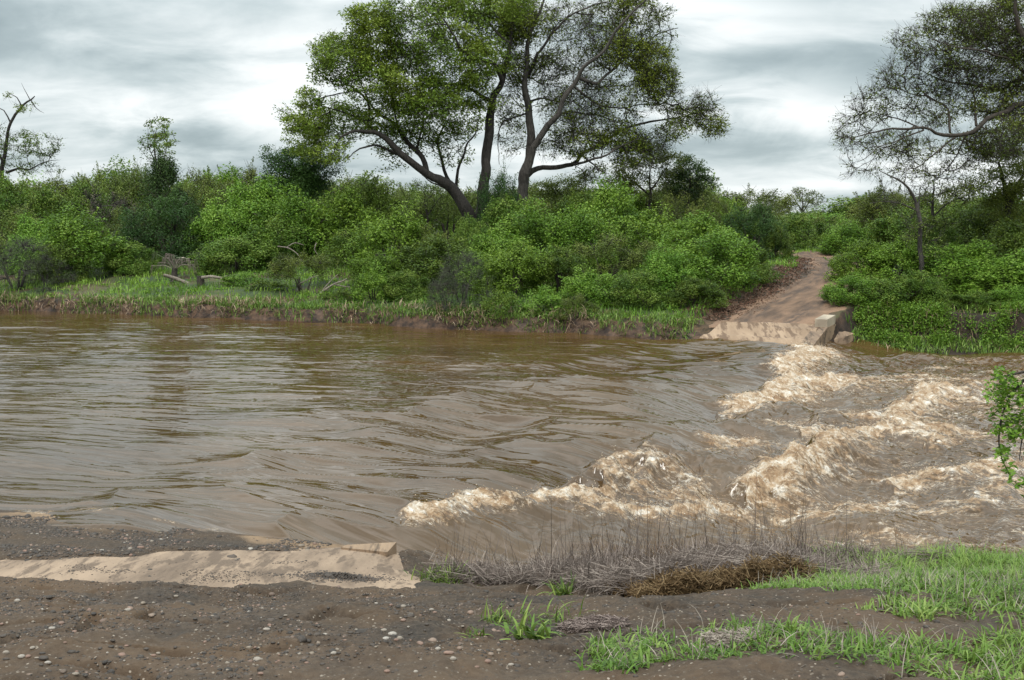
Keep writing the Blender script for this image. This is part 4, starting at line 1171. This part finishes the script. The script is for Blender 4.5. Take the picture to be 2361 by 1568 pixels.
def blades(g, base, L, W, rng, bend=.5, lean=.3, seg=3, tint=None, az=None):
    n = len(base); a = rng.uniform(0, 6.283, n) if az is None else az
    d = np.stack([np.cos(a), np.sin(a), np.zeros(n)], 1); w_ = np.stack([-np.sin(a), np.cos(a), np.zeros(n)], 1)
    L = L * rng.uniform(.55, 1.25, n); W = W * rng.uniform(.7, 1.2, n)
    bd = bend * rng.uniform(.3, 1.4, n); ln = lean * rng.uniform(0, 1.3, n)
    V = []
    pos = base.copy(); ang = ln
    for k in range(seg + 1):
        ww = W * (1 - (k / seg) ** 1.5) * (.75 + .5 * (k > 0)) * .5 if k < seg else W * .03
        V.append(pos - w_ * ww[:, None] if k < seg else pos - w_ * .0005); V.append(pos + w_ * ww[:, None] if k < seg else pos + w_ * .0005)
        st_ = L / seg
        pos = pos + (d * np.sin(ang)[:, None] + np.array([0, 0, 1.]) * np.cos(ang)[:, None]) * st_[:, None]; ang = ang + bd * 1.6 / seg
    V = np.stack(V, 1).reshape(-1, 3); m = 2 * (seg + 1)
    q = np.array([[2 * k, 2 * k + 1, 2 * k + 3, 2 * k + 2] for k in range(seg)])
    f = (q[None] + (np.arange(n) * m)[:, None, None]).reshape(-1, 4)
    tt = rng.uniform(0, 1, n) if tint is None else np.clip(tint + rng.normal(0, .15, n), 0, 1)
    g.add(V, f, np.repeat(tt, m))


def scatter(n, x0, x1, y0, y1, rng, dens=None):
    """n points inside a trapezoid of view directions x0..x1 (pixels) and depths y0..y1"""
    Y = np.sqrt(rng.uniform(y0 * y0, y1 * y1, n)); X = (rng.uniform(x0, x1, n) - CX) / F * Y
    if dens is not None:
        k = rng.uniform(0, 1, n) < dens(X, Y); X, Y = X[k], Y[k]
    return np.stack([X, Y, ground_h(X, Y)], 1)


def pxpy(X, Y, Z):
    dy = Z - H; dep = Y * math.cos(PITCH) - dy * math.sin(PITCH); upc = Y * math.sin(PITCH) + dy * math.cos(PITCH)
    return CX + X / dep * F, CY - upc / dep * F


rng = np.random.default_rng(31)


def far_ok(X, Y):
    s, t = st(X, Y); u = t - far_t(s)
    sr = s - road_bend(t); road = (sr > -4.3) & (sr < .1) & (t > 23) & (t < 47)
    cl = sst(.36, .55, fbm(X * .6, Y * .6, 3, 81))
    return (u > .35) * (~road) * (.25 + .75 * cl)


pts = scatter(100000, -700, 3100, 35, 62, rng, far_ok)
g = Geo(); ti = fbm(pts[:, 0] * .35, pts[:, 1] * .35, 3, 82)
blades(g, pts, .28, .035, rng, .6, .5, 2, np.clip((ti - .5) * 2 + .45, 0, 1))
obj('bank_grass', g, M['leaf_bright'], kind='stuff', label='green grass covering the shelf of the far bank', cat='grass')
# leafy weeds and ground cover in tufts
cen = scatter(4600, -700, 3100, 36, 56, rng, far_ok); n = rng.integers(8, 34, len(cen)); rp = np.repeat(np.arange(len(cen)), n); sz = rng.uniform(.12, .35, len(cen))
g = Geo(); c = cen[rp] + rdir(len(rp), rng) * (sz[rp] * rng.uniform(.3, 1, len(rp)))[:, None] * [1, 1, .7]; c[:, 2] = np.maximum(c[:, 2], cen[rp, 2] + .02) + .05
leaves(g, c, .09, .055, rng, .5, rng.uniform(.2, .75, len(cen))[rp])
# creepers and roots hanging down the dark bank on the right
s = rng.uniform(.4, 16, 3600); t = far_t(s) + rng.uniform(1.0, 2.7, 3600); X, Y = xy(s, t); kk = fbm(X * 1.1, Y * 1.1, 3, 99) > .38; cc = np.stack([X, Y, ground_h(X, Y)], 1)[kk]
n = rng.integers(14, 44, len(cc)); rp = np.repeat(np.arange(len(cc)), n); q = cc[rp] + rng.normal(0, .13, (len(rp), 3)); q[:, 2] += .10 - np.abs(rng.normal(0, .12, len(rp)))
q[:, :2] -= np.array([TX, TY]) * .12
leaves(g, q, .085, .05, rng, .4, rng.uniform(.1, .7, len(cc))[rp])
obj('ground_cover', g, M['leaf_bright'], kind='stuff', label='leafy weeds spreading between the bushes on the far bank', cat='weeds')
# dry roots, flood litter and dead grass along the eroded edge
def edge_ok(X, Y):
    s, t = st(X, Y); u = t - far_t(s); return (u > -.15) * (u < .8) * (1 - .8 * (s > 0)) * ((s < -4.6) | (s > .6)) * sst(.38, .55, fbm(X * .5, Y * .5, 2, 83))
pts = scatter(80000, -200, 2560, 33, 52, rng, edge_ok)
g = Geo(); blades(g, pts + [0, 0, .12], .46, .03, rng, 1.2, 1.2, 3)
s = rng.uniform(.5, 16, 700); t = far_t(s) + rng.uniform(1.3, 2.3, 700); X, Y = xy(s, t); q = np.stack([X, Y, ground_h(X, Y) + .05], 1)
blades(g, q, .65, .02, rng, 1.5, 1.6, 4, .15, np.full(700, math.atan2(-TY, -TX)) + rng.normal(0, .5, 700))
obj('dead_grass', g, M['tan'], kind='stuff', label='dry grass and exposed roots hanging over the eroded far water edge', cat='dry grass')
def edge2(X, Y):
    s, t = st(X, Y); u = t - far_t(s); return (u > -.05) * (u < 1.3) * ((s < -3.9) | (s > .5)) * sst(.32, .46, fbm(X * .9 + 5, Y * .9, 3, 84))
pts = scatter(190000, -200, 2560, 33, 52, rng, edge2)
g = Geo(); blades(g, pts, .32, .03, rng, .9, .8, 3)
obj('edge_grass', g, M['grass'], kind='stuff', label='bright green reeds and grass at the far water edge', cat='grass')
# leaf litter beside the road
s = rng.uniform(-6.4, -2.6, 17000); t = rng.uniform(25.5, 43, 17000); X, Y = xy(s, t); kk = rng.uniform(0, 1, 17000) < np.exp(-((s - road_bend(t) + 4.4 - .5 * np.exp(-((t - 29) / 4) ** 2)) / .6) ** 2)
P = np.stack([X[kk], Y[kk], ground_h(X[kk], Y[kk]) + .03], 1)
g = Geo(); leaves(g, P, .085, .055, rng, .8)
obj('leaf_litter', g, M['litter'], kind='stuff', label='reddish brown leaf litter and clods along the left verge of the track', cat='leaf litter')

# near bank ------------------------------------------------------------


def near_green(X, Y):
    px, py = pxpy(X, Y, ground_h(X, Y)); n_ = fbm(X * 1.5, Y * 1.5, 3, 85)
    a = sst(1820, 1960, px + (n_ - .5) * 500) * sst(1225, 1300, py) * (1 - sst(1405, 1450, py + (n_ - .5) * 80))
    b = sst(1330, 1430, px + (n_ - .5) * 260 - (1568 - py) * .0) * sst(1425, 1485, py - (px < 1750) * 15 + (n_ - .5) * 90) * .85 * sst(.43, .51, n_)
    c = sst(1780, 2100, px) * sst(1465, 1500, py) * .8
    band = np.exp(-((py - 1450) / 22) ** 2) * (px > 1900)
    return np.clip(np.maximum(np.maximum(a * sst(.32, .44, n_), b), c * sst(.38, .48, n_)) * (1 - .85 * band), 0, 1)


cen = scatter(19000, 1150, 3900, 4.6, 13.2, rng, near_green)
nb = rng.integers(8, 26, len(cen)); rp = np.repeat(np.arange(len(cen)), nb)
base = cen[rp] + np.concatenate([rng.normal(0, .035, (len(rp), 2)), np.zeros((len(rp), 1))], 1); base[:, 2] -= .01
g = Geo(); sc_ = np.clip(fbm(cen[:, 0] * 1.2, cen[:, 1] * 1.2, 2, 86), 0, 1)
farther = sst(8, 11, cen[:, 1])
tt_ = rng.uniform(.1, .9, len(cen)) * .5 + sc_ * .5
blades(g, base, ((.05 + .13 * sc_ ** 1.5 + .10 * farther * sc_) * rng.uniform(.5, 1.4, len(cen)))[rp], .0115, rng, 1.2, 1.25, 4, tt_[rp])
kd = rng.uniform(0, 1, len(rp)) < .10
gd_ = Geo(); blades(gd_, base[kd], .16, .005, rng, .7, 1.2, 3)
obj('grass', g, M['grass'], kind='stuff', label='fresh green grass spreading over the lower right of the near bank', cat='grass')
obj('dead_blades', gd_, M['dry'], kind='stuff', label='straw coloured dead blades mixed into the green grass of the near bank', cat='dry grass')


def tuft(px, py, n, L, label, W=.014, spread=.05, m='grass', name='grass_tuft', cat='grass tuft', bend=.9, lean=1.0):
    p = on_ground(px, py); rng2 = np.random.default_rng(int(px * 7 + py))
    root_b = np.concatenate([rng2.normal(0, spread, (n, 2)), np.full((n, 1), -.01)], 1)
    g = Geo(); blades(g, root_b, L, W, rng2, bend, lean, 5)
    o = obj(name, g, M[m], loc=p, label=label, cat=cat); return o


tuft(1020, 1338, 260, .20, 'thick green grass tuft at the corner of the concrete slab', spread=.13)
tuft(1120, 1346, 40, .14, 'small green grass sprig right of the tuft by the slab corner', spread=.07)
tuft(1298, 1372, 55, .22, 'star shaped green grass tuft at the foot of the dry stalks', W=.02)
tuft(1222, 1474, 42, .20, 'broad leaved grass tuft alone on the dark gravel', W=.022, bend=1.2)
tuft(1150, 1432, 70, .13, 'thin sprawling green grass patch left of the pale sandy streak', spread=.045, W=.010)
tuft(1265, 1440, 90, .15, 'sprawling green grass patch with a dry stem, beside the pale sandy streak', spread=.14, W=.010)
tuft(1095, 1466, 20, .09, 'tiny green sprout among the pebbles', spread=.03, W=.012)
tuft(1700, 1450, 22, .09, 'tiny dark green weed on bare soil in the middle of the bank', spread=.03, W=.014)

# dry stalks


def dry_zone(X, Y):
    px, py = pxpy(X, Y, ground_h(X, Y)); n_ = fbm(X * 1.3, Y * 1.3, 3, 87)
    top = np.interp(px, [950, 1100, 1300, 1600, 1900, 2400], [1305, 1290, 1275, 1255, 1240, 1240]); bot = np.interp(px, [950, 1100, 1300, 1500, 1700, 1860, 2000, 2100, 2400], [1325, 1345, 1360, 1385, 1398, 1392, 1350, 1300, 1290])
    return sst(985, 1100, px + (n_ - .5) * 120) * (1 - .75 * sst(1900, 2050, px)) * (py > top - 15) * (py < bot + (n_ - .5) * 40)


pts = scatter(76000, 950, 3300, 9.3, 14.5, rng, lambda X, Y: dry_zone(X, Y) * (.15 + .85 * sst(.36, .6, fbm(X * 2.2, Y * 2.2, 3, 97))))
g = Geo(); _px, _py = pxpy(*pts.T)
hh = np.interp(_px, [950, 1150, 1500, 1900, 2400], [.32, .44, .50, .44, .34])
hh = hh * (.15 + 1.5 * fbm(pts[:, 0] * 2.1 + 4, pts[:, 1] * 2.1, 4, 98, .6)) * rng.uniform(.6, 1.15, len(pts))
blades(g, pts, hh, .0078, rng, .8, 1.7, 3)
k = rng.uniform(0, 1, len(pts)) < .07
blades(g, pts[k], hh[k] * 1.9 + .1, .0055, rng, .3, .45, 4, .12)
obj('dry_stalks', g, M['dry'], kind='stuff', label='grey brown dry grass stalks in a belt along the near water edge', cat='dry grass')
# lying straw
pts2 = scatter(42000, 950, 2300, 9.0, 14, rng, lambda X, Y: dry_zone(X, Y))
a = rng.uniform(0, 6.28, len(pts2)); el = rng.normal(.05, .22, len(pts2)); d = np.stack([np.cos(a) * np.cos(el), np.sin(a) * np.cos(el), np.sin(el)], 1) * rng.uniform(.08, .26, (len(pts2), 1))
pts2[:, 2] += rng.uniform(.0, .12, len(pts2))
_px2, _py2 = pxpy(*pts2.T); pts2[:, 2] += np.clip(1 - ((_px2 - 1660) / 290) ** 2 - ((_py2 - 1345) / 60) ** 2, 0, 1) ** .6 * .22 * rng.uniform(.5, 1.1, len(pts2)) * (.2 + 1.4 * fbm(pts2[:, 0] * 4, pts2[:, 1] * 4, 3, 89))
g = Geo(); frusta(g, pts2 - d, pts2 + d, np.full(len(d), .0034), np.full(len(d), .0016), 3); g.a[-1] = np.repeat(rng.uniform(0, 1, len(d)), 6)
obj('straw', g, M['dry'], kind='stuff', label='fallen straw and twigs matted under the dry stalks', cat='straw')
# brown flood debris heap
def heap(X, Y):
    px, py = pxpy(X, Y, ground_h(X, Y)); return ((px - 1655) / 250) ** 2 + ((py - 1350) / 46) ** 2 < .6 + .8 * fbm(X * 2, Y * 2, 3, 88)
pts = scatter(110000, 1350, 1950, 8.8, 12.2, rng, heap)
px_, py_ = pxpy(*pts.T); hz = np.clip(1 - ((px_ - 1660) / 290) ** 2 - ((py_ - 1345) / 60) ** 2, 0, 1) ** .6
pts[:, 2] += hz * .22 * rng.uniform(.0, 1, len(pts)) * (.2 + 1.4 * fbm(pts[:, 0] * 4, pts[:, 1] * 4, 3, 89)) + .005
a = rng.uniform(0, 6.28, len(pts)); el = rng.normal(-.1, .5, len(pts)); d = np.stack([np.cos(a) * np.cos(el), np.sin(a) * np.cos(el), np.sin(el)], 1) * rng.uniform(.02, .10, (len(pts), 1))
g = Geo(); frusta(g, pts - d, pts + d, np.full(len(d), .004), np.full(len(d), .002), 3); g.a[-1] = np.repeat(rng.uniform(0, 1, len(d)) * .8, 6)
obj('flood_debris', g, M['dry_brown'], kind='stuff', label='dark brown heap of matted roots and flood debris under the dry stalks', cat='debris')
tuft(1530, 1335, 160, .42, 'rust brown upright clump of dead grass in the debris heap', W=.007, spread=.06, m='dry_brown', name='dead_grass_clump', cat='dead grass', bend=.25, lean=.35)
for q, lb in (((640, 1420 + 0), None),): pass

# sandy straw streaks on the bare soil
for px, py, w_, lab in ((1365, 1440, 90, 'pale straw coloured litter streak right of the sprawling grass'), (1680, 1472, 75, 'pale straw litter patch among the grass at the lower middle')):
    p = on_ground(px, py); n = 1500; a = rng.uniform(0, 6.28, n); rr = np.sqrt(rng.uniform(0, 1, n))
    q = np.stack([rr * np.cos(a) * w_ / F * p[1] * .9, rr * np.sin(a) * .13, rng.uniform(.0, .03, n)], 1); an = rng.uniform(0, 6.28, n)
    q[:, 1] -= q[:, 0] * (.5 if px < 1500 else 0)
    q[:, 2] += ground_h(q[:, 0] + p[0], q[:, 1] + p[1]) - p[2]
    d = np.stack([np.cos(an), np.sin(an), rng.normal(0, .1, n)], 1) * rng.uniform(.01, .035, (n, 1))
    g = Geo(); frusta(g, q - d, q + d, np.full(n, .003), np.full(n, .002), 3); g.a[-1] = np.repeat(rng.uniform(.3, 1, n), 6)
    obj('straw_patch', g, M['dry'], loc=p, label=lab, cat='straw')


def twig_shrub(px, py, hh, ww, label, n=60, seed=1):
    p = on_ground(px, py); r_ = np.random.default_rng(seed); root = empty('dry_shrub', p, label, 'dry shrub'); s = Skel(); g = Geo()
    for k in range(7):
        a = r_.uniform(0, 6.28); q = np.array([math.cos(a), math.sin(a), 0]); C, R = s.limb([q * .02, q * .06 + [0, 0, hh * .2], q * .12 * ww + [0, 0, hh * .45]], .008, .005, .05); tube(g, C, R, 5, .1, seed)
    T = rdir(n, r_) * (r_.uniform(.5, 1, (n, 1))) * [ww * .5, ww * .35, hh * .5] + [0, 0, hh * .55]
    T[:, 2] = np.maximum(T[:, 2], .1)
    s.grow(T, r_, step=.07, rtip=.0030, ang=1.2); s.twigs(g); spray(g, s, r_, 9, .20, .0026)
    obj('stems', g, M['dry_stem'], root); return root


M['dry_stem'] = mat('dry_stem', lambda t: t.n('ShaderNodeBsdfPrincipled', {'Base Color': (.15, .105, .09, 1), 'Roughness': .9}))
twig_shrub(1900, 1268, .78, .75, 'leafless reddish brown twiggy shrub standing taller than the dry stalks', 190, 3)
twig_shrub(1795, 1275, .38, .45, 'small leafless shrub left of the tall twiggy one', 70, 4)
twig_shrub(2110, 1280, .40, .40, 'small dry shrub at the water edge above the green grass', 60, 5)
twig_shrub(2345, 1270, .45, .40, 'small dry shrub by the water at the right edge', 80, 6)

# ------------------------------------------------------------------ stones
gd = Geo(); rng = np.random.default_rng(41)


def grav(X, Y):
    px, py = pxpy(X, Y, ground_h(X, Y)); n_ = fbm(X * 1.6, Y * 1.6, 4, 90)
    a = sst(.47, .56, n_ + .06 * (px < 700)) * (py > 1362) * (.25 + .75 * (1 - sst(900, 1350, px)))
    b = sst(.42, .55, n_) * (py < 1300) * (px < 930)
    c = (py >= 1300) * (py <= 1362) * (px < 900) * .05
    return np.clip(a + b + c + .012 + .5 * np.exp(-((Y - 10.62) / .10) ** 2) * (px < 990), 0, 1)


pts = scatter(140000, -150, 2500, 4.5, 14.3, rng, grav)
v_ = ground_smooth(pts[:, 0], pts[:, 1])[4]; pts = pts[v_ > -.02]
rr = rng.lognormal(math.log(.0055), .5, len(pts)) * (1 + .5 * (pts[:, 1] > 11))
big_ = rr > .013
tn_ = lambda n: np.clip(rng.choice([.08, .2, .35, .5, .62, .75, .85, .95], n, p=[.26, .29, .24, .10, .04, .04, .02, .01]) + rng.normal(0, .04, n), 0, 1)
blobs(gd, pts[big_], rr[big_], rng, .65, IV2, IF2, tn_(big_.sum()), .18)
blobs(gd, pts[~big_], rr[~big_], rng, .65, IV1, IF1, tn_((~big_).sum()), .3)
obj('gravel', gd, M['stone'], smooth=True, kind='stuff', label='mixed dark and pale gravel scattered over the wet soil of the near bank', cat='gravel')
# crumbs of mud on the slab
sl = scatter(7000, 0, 985, 10.75, 12.1, rng, lambda X, Y: sst(.5, .62, fbm(X * 1.6, Y * 2.5, 3, 96)) * .9 + .02)
g = Geo(); sl[:, 2] = ground_smooth(sl[:, 0], sl[:, 1])[0] + .014; blobs(g, sl, rng.lognormal(math.log(.0052), .5, len(sl)), rng, .5, IV1, IF1, rng.uniform(.15, .5, len(sl)))
moundp = on_ground(790, 1336); n = 1500; q = moundp + np.concatenate([rng.normal(0, 1, (n, 2)) * [.22, .10], np.zeros((n, 1))], 1); q[:, 0] += (q[:, 1] - moundp[1]) * .8
q[:, 2] = ground_smooth(q[:, 0], q[:, 1])[0] + .012 + .05 * np.exp(-((q[:, 0] - moundp[0]) / .25) ** 2 - ((q[:, 1] - moundp[1]) / .1) ** 2) * rng.uniform(0, 1, n)
blobs(g, q, rng.lognormal(math.log(.0075), .45, n), rng, .6, IV1, IF1, rng.uniform(.15, .45, n))
obj('mud_crumbs', g, M['stone'], kind='stuff', label='dark mud crumbs strewn over the pale slab', cat='mud')


def stone(px, py, rpx, tint, label, group=None, seed=0, name='stone'):
    p = on_ground(px, py); rg = np.random.default_rng(seed + int(px)); R = rpx / F * p[1]
    g = Geo(); d = norm(IV2 + rg.normal(0, .16, IV2.shape)); bumps = 1 + (rg.uniform(0, 1, (len(IV2), 1)) - .5) * .22
    V = IV2 * bumps * np.array([rg.uniform(.9, 1.5), rg.uniform(.7, 1.1), rg.uniform(.45, .75)]) * R
    g.add(V, IF2, tint); return obj(name, g, M['stone'], smooth=True, loc=p + [0, 0, R * .3], label=label, cat='stone', group=group)


SL = [(905, 1466, 11, .97, 'whitest long stone on top of the little white heap'), (885, 1455, 8, .9, 'pale stone at the back of the little white heap'), (890, 1475, 8, .99, 'round white stone at the front of the little white heap'), (922, 1474, 10, .88, 'tan stone at the right of the little white heap'),
      (913, 1478, 6, .68, 'orange brown pebble tucked into the little white heap'), (930, 1432 + 0, 8, .72, 'pink flat stone in the gravel above the broad leaved tuft'), (995, 1428 - 20, 7, .93, 'white stone on bare soil right of the slab corner'), (930 + 0, 1400, 9, .9, 'flat pale stone just below the slab corner'),
      (1085, 1415, 10, .75, 'pinkish white stone on the soil below the slab corner'), (1108, 1466, 9, .7, 'salmon pink stone left of the broad leaved tuft'), (1010, 1418 + 80, 8, .93, 'cream stone in the middle gravel patch'), (1035, 1510, 12, .72, 'pink stone pile member left of the broad leaved tuft'),
      (1060, 1500, 9, .78, 'rosy round pebble in the gravel pile'), (1045, 1522, 10, .92, 'white knobbly stone in the gravel pile'), (1125, 1530, 11, .68, 'largest reddish pink stone below the broad leaved tuft'), (1132, 1512, 8, .8, 'pale pink stone above the largest reddish one'),
      (1150, 1502, 8, .85, 'cream stone right of the pale pink one'), (1178, 1535, 8, .93, 'white flat stone at the edge of the lower grass'), (1100, 1540, 7, .66, 'small red stone left of the largest reddish one'), (165, 1506, 12, .2, 'dark brown stone in the lower left gravel'),
      (100, 1520, 11, .25, 'dark grey lump in the left gravel, larger than its neighbours'), (75, 1498, 8, .9, 'white pebble near the left edge'), (40, 1388, 8, .93, 'pale stone under the slab near the left edge'), (295, 1408, 8, .92, 'oval cream stone below the slab'),
      (330, 1393, 8, .85, 'flat sandy stone just under the slab edge'), (120, 1452, 8, .95, 'white stone in the upper left gravel'), (142, 1440, 8, .66, 'orange stone in the upper left gravel'), (110, 1530, 9, .97, 'white stone beside the dark grey lump'),
      (50, 1517, 8, .95, 'round white stone at the left below the dark ones'), (14, 1508, 9, .9, 'pale stone at the very left edge'), (615, 1455, 8, .93, 'white stone in the middle of the gravel'), (695, 1263, 9, .85, 'pale round stone at the upper edge of the slab'),
      (823, 1292, 5, .2, 'dark pebble on the slab near its right end'), (640, 1262 + 10, 7, .2, 'dark stone at the slab drift'), (325, 1264, 8, .68, 'red stone in the gravel above the slab'), (300, 1268, 7, .9, 'pale stone beside the red one above the slab'),
      (350, 1250, 6, .88, 'small pale stone above the red one'), (295, 1215, 7, .1, 'black stone at the waterline'), (15, 1196, 9, .1, 'black stone at the waterline by the left edge'), (770, 1233, 5, .1, 'small black stone at the waterline left of the kerb stub')]
for k, (px, py, rp_, tn, lab) in enumerate(SL): stone(px, py, rp_ * .8, tn, lab, 'stones on the near bank', k)
rng = np.random.default_rng(55); k = 0
while k < 170:
    px = rng.uniform(0, 1500) if rng.uniform() < .9 else rng.uniform(1900, 2361); py = rng.uniform(1380, 1566)
    if px > 1000 and rng.uniform() < .5: continue
    if rng.uniform() > float(sst(.42, .56, vn(px / 90., py / 38., 7) * .6 + vn(px / 40., py / 18., 8) * .4)) + .05: continue
    tn = rng.choice([.15, .3, .7, .88, .95], p=[.32, .32, .15, .16, .05]); k += 1
    cn = {.15: 'dark', .3: 'brown', .7: 'pinkish', .88: 'tan', .95: 'white'}[float(tn)]
    zn = ('just below the slab' if py < 1430 else 'midway down the bare bank' if py < 1500 else 'along the bottom edge of the view')
    zx = 'at the left' if px < 450 else 'left of the white stone heap' if px < 880 else 'near the broad leaved tuft' if px < 1500 else 'at the right'
    stone(px, py, rng.uniform(2.4, 5.2) * (.8 + .5 * (py - 1370) / 200), tn, f'small {cn} pebble {zn}, {zx}', f'small {cn} pebbles {zn}, {zx}', 900 + k, 'pebble')

# ------------------------------------------------------------------ driftwood, stump, dead palm


def wood(paths, Y, base, label, name='driftwood', cat='driftwood', m='wood_pale', seed=0):
    g = Geo(); B_ = np.array(base)
    for k, (L, r0, r1) in enumerate(paths):
        C, u = catmull([at(px, py, Y + (k % 3 - 1) * .15) for px, py in L], .12); tube(g, C - B_, r0 + (r1 - r0) * u, 7, .22, seed + k)
    return obj(name, g, M[m], smooth=True, loc=B_, label=label, cat=cat)


wood([([(378, 634), (405, 642), (430, 652), (447, 660)], .07, .09), ([(405, 642), (395, 650), (388, 652)], .03, .015)], 49.2, at(447, 660, 49.2), 'pale weathered log lying on the grassy shelf left of the stump')
wood([([(462, 662), (463, 648), (462, 636)], .16, .17)], 48.8, at(462, 662, 48.8), 'short dark broken stump standing on the grassy shelf', 'stump', 'tree stump', 'bark_brown')
wood([([(465, 640), (485, 638), (510, 641), (530, 648), (550, 652)], .08, .03), ([(510, 641), (525, 636), (535, 638)], .03, .015)], 48.6, at(465, 640, 48.6), 'dead branch leaning right from the broken stump', cat='dead branch')
wood([([(475, 682), (500, 688), (525, 694), (545, 704), (555, 720)], .05, .04), ([(525, 694), (535, 685), (540, 690)], .03, .012), ([(545, 704), (565, 700), (575, 712)], .03, .012), ([(550, 712), (540, 720), (535, 728)], .03, .012), ([(555, 705), (570, 708), (580, 722)], .025, .01)], 45.8, at(545, 704, 45.8), 'forked white driftwood branch hanging over the water edge')
wood([([(725, 690), (745, 672), (770, 655), (790, 648), (800, 642)], .06, .02), ([(745, 668), (765, 645), (780, 632)], .03, .01), ([(690, 655), (720, 640), (735, 635)], .025, .01), ([(770, 655), (790, 660), (808, 662)], .03, .01)], 45.2, at(725, 690, 45.2), 'pale dead branch sticking out right of the umbrella shaped shrub', cat='dead branch')
wood([([(640, 568), (665, 572), (685, 585), (695, 600)], .03, .015), ([(730, 560), (725, 575), (735, 590)], .025, .01), ([(660, 571), (680, 560), (700, 565)], .02, .01)], 49, at(665, 590, 49), 'bleached bare twigs above the umbrella shaped shrub', cat='dead branch')
wood([([(873, 628), (870, 605), (874, 585)], .17, .15), ([(884, 622), (888, 600), (886, 585)], .06, .05)], 46.6, at(873, 628, 46.6), 'short reddish trunk showing under the green bush on the shelf', 'stump', 'tree stump', 'bark_brown')
wood([([(2290, 833), (2310, 829), (2335, 834), (2361, 832)], .05, .03)], 34.0, at(2310, 833, 34.0), 'dark branch lying in the water at the right edge', m='bark_dark')
wood([([(1820, 700 - 60), (1825, 620), (1830, 600)], .02, .01)], 50, at(1820, 640, 50), 'thin dry sapling at the left verge of the track', 'sapling', 'sapling')

pb = gp(402, 50.5); root = empty('withered_palm', pb, 'withered fan palm with tan drooping fronds below the dark shrub', 'palm'); g = Geo()
tube(g, np.array([[0, 0, -.1], [.02, 0, .3], [.04, 0, .6]]), np.array([.16, .14, .12]), 9, .2, 3); obj('trunk', g, M['bark_brown'], root, smooth=True)
rng = np.random.default_rng(8)
for k in range(15):
    a = k * 2.4; el = rng.uniform(.5, 1.45); d = np.array([math.cos(a) * math.cos(el), math.sin(a) * math.cos(el) * .8, math.sin(el)]); L = rng.uniform(.6, 1.35)
    g = Geo(); C, u = catmull([[0.04, 0, .5], np.array([0, 0, .5]) + d * L * .6, np.array([0, 0, .45]) + d * L + [d[0] * .15, d[1] * .15, -.12]], .12); tube(g, C, .016 - .007 * u, 5, .1, k)
    tip = C[-1]; hd = norm(d * [1, 1, 0] + 1e-6)
    n = 9; aa = np.linspace(-1.0, 1.0, n) + rng.normal(0, .1, n); side = np.cross(hd, [0, 0, 1.]); dirs = np.cos(aa)[:, None] * (hd * .8 + [0, 0, .15]) + np.sin(aa)[:, None] * side
    p0 = np.repeat(tip[None], n, 0); p1 = p0 + norm(dirs) * rng.uniform(.12, .26, (n, 1)); p2 = p1 + norm(dirs * .35 + [0, 0, -1.1]) * rng.uniform(.25, .6, (n, 1))
    frusta(g, p0, p1, np.full(n, .006), np.full(n, .013), 3, .6); frusta(g, p1, p2, np.full(n, .013), np.full(n, .003), 3, .6)
    g.a = [np.clip(q * 0 + rng.uniform(.3, 1), 0, 1) for q in g.a]
    obj('frond', g, M['dry'] if k % 3 else M['leaf_grey'], root)

# ------------------------------------------------------------------ leafy branch hanging in from the right
rng = np.random.default_rng(66); Yb = 6.2
root = empty('leafy_sapling', gp(2620, Yb), 'leafy green sapling branch hanging in at the right edge over the rapids', 'sapling'); B_ = np.array(root.location)
s = Skel(); g = Geo()
for L, r0, r1 in (([(2620, 1620), (2600, 1300), (2540, 1000), (2460, 850), (2400, 850)], .018, .008), ([(2400, 850), (2350, 860), (2315, 868), (2285, 875)], .010, .003), ([(2385, 855), (2340, 900), (2310, 960), (2305, 1040), (2335, 1110)], .009, .002), ([(2400, 870), (2390, 950), (2360, 1000), (2350, 1060)], .008, .002)):
    C, R = s.limb([at(a, b, Yb) for a, b in L], r0, r1, .04); tube(g, C - B_, R, 7, .1, 3)
T = []
for x, y, rx, ry, n in ((2318, 880, 44, 26, 70), (2350, 915, 45, 32, 70), (2300, 915, 30, 25, 34), (2325, 960, 40, 32, 60), (2300, 990, 20, 22, 16), (2345, 1000, 26, 30, 30), (2312, 1040, 16, 25, 18), (2330, 1085, 20, 22, 16), (2350, 1110, 18, 14, 7), (2420, 900, 60, 50, 40), (2400, 990, 40, 60, 30), (2500, 950, 70, 70, 60), (2560, 1080, 70, 90, 60), (2620, 1250, 80, 100, 50), (2600, 1420, 70, 80, 30), (2480, 860, 60, 40, 40)):
    for _ in range(n): q = rdir(1, rng)[0] * rng.uniform(.3, 1); T.append(at(x + q[0] * rx, y + q[2] * ry, Yb + q[1] * .12))
s.grow(np.array(T), rng, step=.035, rtip=.0009, skip=60 if len(s.P) > 100 else 0); s.Pn = s.Pn - B_; s.twigs(g); obj('stem', g, M['bark_brown'], root, smooth=True)
gl = Geo(); tp = s.Pn[s.tips]; rep = np.repeat(np.arange(len(tp)), rng.integers(11, 19, len(tp)))
leaves(gl, tp[rep] + rng.normal(0, .019, (len(rep), 3)), .034, .024, rng, .7, rng.uniform(.3, .9, len(tp))[rep]); obj('foliage', gl, M['leaf_bright'], root)
